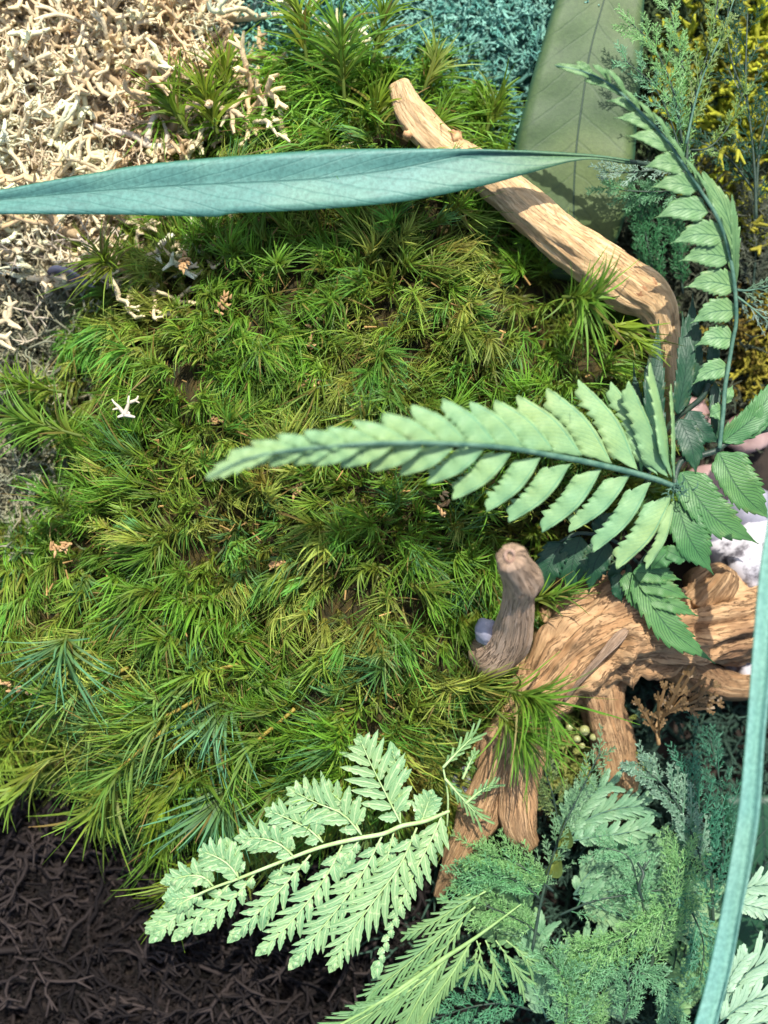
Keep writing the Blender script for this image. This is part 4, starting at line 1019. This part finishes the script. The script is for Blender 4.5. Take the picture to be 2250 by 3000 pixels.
for ax, w, z in [([(1490, 245), (1550, 180), (1625, 105)], 50, 290), ([(1500, 300), (1560, 370), (1645, 465)], 52, 290), ([(1600, 420), (1670, 360), (1730, 330)], 36, 292), ([(1585, 300), (1620, 220), (1640, 180)], 20, 270)]:
    pinna(tf_, [Z4(*p) for p in ax], w, z, m='carrot2', prof=lambda t: .4 + .6 * t * (1 - sm(.8, 1, t) * .6), step=17, ang=26, pw=0.65, teeth=2, roundt=False)
v, f, u = tube([P(1310, 2420, 240), P(1312, 2330, 270), P(1300, 2260, 285), P(1298, 2248, 288)], [3, 3, 3, 2], 12, 5)
mesh('stem', v, f, M['axis'], parent=tf_, uv=u)

def fan_leaf(label, axes, zz, m, cat='fern leaf', base=None, step=26, ang=38, teeth=4, pw=.9):
    b = base or axes[0][0][0]
    t = thing('fan_leaf', label, cat, P(b[0], b[1], zz))
    for q, (ax, w) in enumerate(axes):
        pinna(t, ax, w, zz + q * 5, m=m, prof=lambda t: .45 + .55 * math.sin(math.pi * min(1, t * .8 + .1)), step=step, ang=ang, pw=pw, teeth=teeth, roundt=False, am='rachis', lobe=.3, r0=3)
fan_leaf('grey-green lobed fern leaf fanning right above the feathery sprigs, below the driftwood', [([(1660, 2460), (1720, 2400), (1800, 2370), (1880, 2360)], 90), ([(1660, 2460), (1700, 2370), (1740, 2320), (1790, 2300)], 80), ([(1665, 2465), (1740, 2450), (1830, 2440), (1895, 2420)], 70), ([(1660, 2460), (1660, 2400), (1690, 2330)], 60)], 190, 'fan')
fan_leaf('broad grey-green lobed leaf lying under the feathery sprigs at the lower right', [([(1680, 2620), (1780, 2540), (1900, 2490), (2020, 2470)], 120), ([(1680, 2620), (1800, 2610), (1930, 2600), (2080, 2620)], 130), ([(1680, 2630), (1790, 2670), (1900, 2700), (2060, 2700)], 130), ([(1680, 2620), (1730, 2550), (1800, 2490)], 80)], 150, 'fan')
fan_leaf('pale green lobed leaf showing between the feathery sprigs near the bottom', [([(1600, 2960), (1650, 2860), (1700, 2800), (1750, 2760)], 110), ([(1600, 2980), (1560, 2880), (1560, 2790), (1590, 2720)], 90), ([(1600, 2990), (1700, 2950), (1800, 2940)], 100)], 160, 'fan')
fan_leaf('yellow-green lobed leaf behind the ribbon leaf near the lower right corner', [([(2060, 2900), (2080, 2820), (2080, 2740), (2060, 2690)], 110), ([(2040, 2930), (2000, 2850), (1990, 2780)], 90), ([(1950, 3000), (2000, 2930), (2060, 2880)], 80)], 120, 'carrot2')
fan_leaf('whitish lobed leaf at the right edge just right of the ribbon leaf, upper one', [([(2130, 2640), (2190, 2600), (2280, 2590)], 80), ([(2130, 2640), (2190, 2650), (2270, 2670)], 70)], 240, 'fan_pale')
fan_leaf('whitish lobed leaf filling the lower right corner beyond the ribbon leaf', [([(2110, 2990), (2150, 2900), (2200, 2840), (2280, 2810)], 110), ([(2100, 3000), (2180, 2940), (2290, 2900)], 100), ([(2110, 3010), (2200, 3000), (2300, 2980)], 90), ([(2120, 2930), (2140, 2860), (2180, 2800)], 60)], 240, 'fan_pale')
fan_leaf('bright pale green leaf glimpsed through the left feathery sprig', [([(1560, 2740), (1480, 2700), (1420, 2640)], 100), ([(1560, 2740), (1530, 2660), (1480, 2590)], 90), ([(1560, 2740), (1500, 2740), (1440, 2720)], 70)], 150, 'carrot2')

# ------------------------------------------------------------------ feathery sprigs
def feather(label, pts, rad, nb, bl, sub, nl, c0, c1, ang=40, w=4.0, side=0, zl=0.3, blunt=False, stem='rachis_dark', taper=0.5, droop=0.0, bendk=0.5, name='feathery_sprig', cat='plant sprig', group=None, t0=0.08):
    C = catmull([P(*p) for p in pts], 60)
    T = norm(np.gradient(C, axis=0))
    e = thing(name, label, cat, tuple(C[0]), group)
    v, f, u = tube([P(*p) for p in pts], list(np.linspace(rad, rad * .35, len(pts))), 30, 6, 0.12)
    mesh('stem', v, f, M[stem], parent=e, uv=u)
    p0, d0, b0, l0, w0, ca, cb = [], [], [], [], [], [], []
    def add(p, d, b, l, ww, k):
        br = rnd.uniform(.65, 1.35)
        p0.append(p); d0.append(d); b0.append(b); l0.append(l); w0.append(ww)
        a = np.array(c0) * br; z = np.array(c1) * br
        ca.append(a * (1 - k) + z * k); cb.append(z)
    for i in range(nb):
        t = t0 + (1 - t0) * (i + rnd.random()) / nb
        k = min(59, int(t * 59))
        s_ = side if side else (1 if i % 2 else -1)
        a = math.radians(ang + rnd.gauss(0, 9))
        sd = np.array([-T[k][1], T[k][0], 0]) * s_
        d = norm(T[k] * math.cos(a) + sd * math.sin(a) + np.array([0, 0, rnd.gauss(zl, .3)]))
        L = bl * (1 - taper * abs(t - 0.35)) * rnd.uniform(.7, 1.2)
        bd = T[k] * bendk + np.array([rnd.gauss(0, .15), rnd.gauss(0, .15) - droop, -0.3])
        add(C[k], d, bd, L, w * 1.1, 0.2)
        for j in range(sub):
            q = (j + 1) / (sub + .5)
            pp = C[k] + L * (d * q + .5 * bd * q * q)
            tt = norm(d + bd * q)
            for sg in (-1, 1):
                sd2 = np.array([-tt[1], tt[0], rnd.gauss(0, .5)]) * sg
                a2 = math.radians(rnd.uniform(28, 48))
                dd = norm(tt * math.cos(a2) + sd2 * math.sin(a2))
                l2 = nl * (1.15 - q * .7) * rnd.uniform(.7, 1.3)
                bb = tt * .4 + np.array([0, 0, -.1])
                add(pp, dd, bb, l2, w * .8, 0.6)
                for h in range(3):
                    qq = (h + 1) / 3.4
                    ps = pp + l2 * (dd * qq + .5 * bb * qq * qq)
                    for s3 in (-1, 1):
                        s4 = np.array([-dd[1], dd[0], rnd.gauss(0, .6)]) * s3
                        add(ps, norm(dd * .8 + s4 * .6), bb * .2, l2 * .36, w * .75, 0.9)
    A = [np.array(q) for q in (p0, d0, b0, l0, w0, ca, cb)]
    v, f, c = strands(A[0], A[1], A[2], A[3], A[4], 4, A[5], A[6], tip=0.9 if blunt else 0.3, face=0.4, belly=False)
    mesh('foliage', v, f, M['feather'], parent=e, colr=np.clip(c, 0, .9), smooth=False, kind='stuff')
B1, B2 = (0.10, 0.30, 0.08), (0.27, 0.50, 0.18)
T1, T2 = (0.09, 0.27, 0.12), (0.22, 0.46, 0.23)
K1, K2 = (0.012, 0.05, 0.03), (0.03, 0.11, 0.06)
Y1, Y2 = (0.10, 0.22, 0.04), (0.24, 0.38, 0.10)
# upper right
feather('bright green feathery sprig spreading left over the broad leaf at the top', [(2000, 420, 260), (1970, 260, 280), (1910, 130, 290), (1840, 60, 290)], 4, 16, 90, 5, 22, B1, B2, 38)
feather('feathery sprig with pale tips reaching left at mid height of the upper right', [(2010, 560, 240), (1980, 400, 260), (1920, 260, 280), (1830, 175, 290)], 4, 15, 80, 5, 20, B1, (0.22, 0.45, 0.25), 38)
feather('tall yellowish feathery stems rising to the top edge at the right', [(2010, 480, 260), (2030, 300, 270), (2080, 130, 280), (2110, -40, 280)], 4.5, 15, 90, 5, 20, Y1, Y2, 24)
feather('tall thin sprig leaning right toward the yellow lichen at the top', [(2010, 420, 280), (2050, 250, 290), (2110, 110, 300), (2150, 0, 300)], 4, 10, 70, 4, 16, Y1, (0.3, 0.4, 0.14), 22, stem='rachis')
feather('upright green feathery sprig along the right side of the curved frond', [(2030, 620, 220), (2000, 480, 240), (1990, 330, 250), (2000, 200, 250), (1960, 20, 250)], 5, 26, 70, 5, 18, B1, B2, 28)
feather('feathery sprig with white-dotted tips over the lower part of the broad leaf', [(2020, 500, 210), (1950, 495, 230), (1850, 505, 240), (1760, 505, 240)], 4, 13, 60, 4, 18, (0.07, 0.2, 0.1), (0.35, 0.5, 0.38), 26)
feather('low feathery sprig just under the white-tipped one, beside the stick', [(2020, 540, 200), (1960, 560, 215), (1860, 560, 220), (1775, 550, 220)], 4, 14, 70, 5, 20, B1, (0.16, 0.36, 0.18), 36)
feather('dark green brush-like sprig between the stick and the curved frond', [(1920, 880, 120), (1910, 780, 140), (1890, 680, 150), (1870, 590, 140)], 5, 26, 110, 5, 22, (0.03, 0.14, 0.05), (0.07, 0.24, 0.09), 26)
feather('short brush-like green sprig behind the curved frond above the dark leaflets', [(2000, 860, 100), (1990, 740, 120), (1960, 640, 130)], 4, 16, 80, 5, 20, (0.03, 0.14, 0.05), (0.07, 0.24, 0.09), 26)
feather('thin bright sprig crossing the yellow lichen at the right', [(2020, 440, 200), (2080, 430, 210), (2140, 360, 210), (2190, 240, 210)], 3, 8, 50, 4, 16, Y1, Y2, 30)
feather('dark twiggy sprig silhouetted against the yellow lichen', [(2215, 640, 170), (2212, 520, 180), (2200, 380, 190), (2185, 240, 195), (2190, 40, 195)], 5.5, 14, 120, 4, 22, K1, K2, 36, bendk=.3)
feather('dark branching sprig at the right edge over the yellow lichen', [(2215, 600, 160), (2225, 440, 170), (2260, 300, 175), (2300, 160, 175)], 5, 12, 100, 4, 22, K1, K2, 40, bendk=.3)
feather('dark sprig leaning left across the yellow lichen', [(2190, 290, 180), (2150, 200, 180), (2130, 90, 180), (2140, -30, 180)], 4, 12, 80, 4, 20, K1, K2, 40)
feather('dark sprig spreading left below the yellow lichen', [(2210, 560, 150), (2140, 470, 150), (2060, 420, 140), (1990, 400, 130)], 4, 14, 90, 4, 22, K1, K2, 40)
feather('dull twiggy sprig in the shade right of the curved frond', [(2200, 900, 60), (2210, 800, 80), (2215, 700, 90), (2200, 560, 90)], 5, 20, 100, 5, 22, (0.05, 0.06, 0.04), (0.12, 0.14, 0.09), 40)
feather('pale stiff needle sprig at the right edge at the middle of the curved frond', [(2160, 850, 200), (2200, 850, 210), (2280, 830, 220)], 4, 9, 70, 3, 12, (0.12, 0.25, 0.13), (0.25, 0.4, 0.25), 26, stem='rachis')
feather('pale stiff needle sprig at the right edge, below the similar one', [(2160, 870, 190), (2200, 900, 200), (2270, 960, 210)], 4, 9, 70, 3, 12, (0.12, 0.22, 0.15), (0.25, 0.38, 0.3), 26, stem='rachis')
# lower right
feather('dark woody feathery stem running up between the driftwood feet', [(1560, 2780, 240), (1590, 2620, 250), (1640, 2450, 260), (1720, 2280, 260), (1760, 2200, 260)], 5, 24, 80, 4, 18, (0.09, 0.22, 0.10), (0.22, 0.40, 0.20), 38, t0=.3)
feather('bright feathery spray fanning left over the foot of the driftwood', [(1620, 2610, 250), (1560, 2560, 260), (1490, 2520, 260), (1400, 2500, 250)], 4, 22, 95, 6, 22, B1, B2, 34)
feather('bright sparkling feathery spray left of the woody stem', [(1590, 2640, 240), (1530, 2590, 260), (1450, 2560, 260), (1370, 2570, 250)], 4, 24, 110, 6, 22, B1, (0.2, 0.46, 0.2), 36)
feather('feathery spray covering the pale leaf at the lower left of the sprigs', [(1580, 2740, 230), (1530, 2700, 245), (1440, 2660, 245), (1370, 2640, 235)], 4, 20, 100, 6, 22, B1, B2, 38)
feather('yellowish fine sprig beside the right foot of the driftwood', [(1640, 2440, 180), (1620, 2330, 190), (1590, 2240, 190), (1580, 2160, 190)], 3.5, 18, 70, 5, 18, Y1, (0.24, 0.34, 0.12), 48)
feather('fine sprig with arching branches over the broad grey-green leaf', [(1640, 2680, 220), (1740, 2640, 240), (1850, 2620, 240), (1990, 2600, 230)], 4, 16, 100, 4, 20, T1, (0.2, 0.42, 0.2), 46, bendk=.7)
feather('spray of teal feathery foliage above the bare dark twig', [(1900, 2720, 230), (1870, 2600, 250), (1840, 2510, 250), (1760, 2480, 240)], 4, 18, 90, 5, 22, T1, T2, 40)
feather('teal feathery sprig pointing up left with blunt knobby tips', [(2070, 2560, 220), (2020, 2430, 240), (1960, 2320, 250), (1860, 2230, 250)], 5, 20, 95, 5, 22, T1, (0.25, 0.40, 0.27), 36, blunt=True, w=5)
feather('dark teal sprig to the left of the ribbon leaf in its shade', [(2090, 2700, 180), (2080, 2540, 200), (2050, 2380, 210), (2010, 2250, 210)], 5, 26, 120, 5, 24, (0.03, 0.15, 0.08), (0.08, 0.28, 0.16), 30)
feather('dark sprig close against the left edge of the ribbon leaf', [(2110, 2600, 150), (2120, 2440, 170), (2110, 2300, 170), (2080, 2160, 170)], 5, 20, 110, 5, 22, (0.03, 0.12, 0.07), (0.07, 0.23, 0.13), 30)
feather('large feathery sprig with a thin dark stem at the centre of the lower right', [(1900, 2860, 220), (1930, 2740, 250), (1980, 2620, 260), (1990, 2500, 250)], 6, 26, 120, 6, 24, T1, B2, 40)
feather('drooping feathery spray below the large one, near the ribbon leaf', [(1960, 2560, 240), (2010, 2640, 250), (2060, 2760, 245), (2050, 2880, 230)], 4, 22, 90, 5, 22, T1, (0.1, 0.3, 0.17), 34)
feather('feathery spray with bright dots in the middle of the lower right', [(1980, 2640, 250), (1880, 2720, 262), (1800, 2760, 262), (1690, 2790, 250)], 4, 26, 110, 6, 22, B1, B2, 40)
feather('feathery spray with curled tips near the bottom edge, above the yellowish leaf', [(1820, 3020, 230), (1840, 2920, 255), (1830, 2840, 262), (1740, 2850, 255)], 5, 24, 110, 6, 22, T1, T2, 40)
feather('feathery spray at the bottom edge hanging toward the ribbon leaf', [(1830, 2850, 250), (1910, 2860, 262), (1950, 2930, 255), (1970, 3040, 240)], 4, 22, 90, 6, 22, T1, T2, 36)
feather('feathery spray at the bottom edge left of the curled one', [(1640, 3080, 220), (1660, 2960, 240), (1650, 2870, 245), (1600, 2800, 245)], 5, 24, 120, 6, 24, B1, T2, 42)
feather('bottom spray filling the gap between the pale leaf and the curled sprig', [(1760, 3080, 210), (1720, 2980, 225), (1700, 2900, 230), (1720, 2820, 230)], 5, 22, 110, 6, 24, T1, B2, 44)
feather('teal sprig reaching left over the black lichen at the bottom edge', [(1560, 2960, 160), (1480, 2940, 180), (1380, 2950, 180), (1260, 2990, 170)], 4, 20, 90, 5, 24, (0.05, 0.23, 0.1), (0.14, 0.40, 0.20), 44)
feather('short teal sprig just above the one at the bottom edge', [(1560, 2880, 170), (1500, 2850, 190), (1420, 2840, 190), (1340, 2850, 180)], 4, 16, 60, 4, 20, (0.05, 0.23, 0.1), (0.14, 0.40, 0.20), 44)
feather('olive-brown antler-like sprig on the driftwood at the right', [(1930, 2180, 160), (1925, 2120, 190), (1960, 2080, 205), (2030, 2050, 210)], 6, 15, 120, 2, 30, (0.16, 0.09, 0.035), (0.26, 0.17, 0.075), 24, w=8, blunt=True, stem='debris', name='antler_sprig')
tw = P(1875, 2560, 290)
v, f, u = join([tube([P(1868, 2528, 275), P(1885, 2560, 295), P(1872, 2600, 295), P(1884, 2640, 275)], [4, 5, 5, 3.5], 14, 6), tube([P(1884, 2545, 290), P(1892, 2525, 290)], [3.5, 2], 4, 5), tube([P(1884, 2550, 290), P(1905, 2518, 285)], [3, 1.5], 4, 5)])
mesh('bare_twig', v, f, M['rachis_dark'], uv=u, label='short bare black twig lying on the green sprays at the lower right', cat='twig', origin=tw)
for k, (x, y, a, lb) in enumerate([(1640, 2480, -80, 'small yellow pointed leaf beside the dark woody stem'), (1600, 2560, -65, 'second small yellow leaf, left of the woody stem')]):
    lf = thing('small_leaf', lb, 'leaf', P(x, y, 222))
    ar = math.radians(a)
    v, f, u = blade([P(x, y, 222), P(x + 36 * math.cos(ar), y + 30 * math.sin(ar), 232), P(x + 78 * math.cos(ar), y + 78 * math.sin(ar), 222)], 20, 20, 'lance', n=12, cup=4)
    mesh('blade', v, f, M['yleaf'], parent=lf, uv=u)
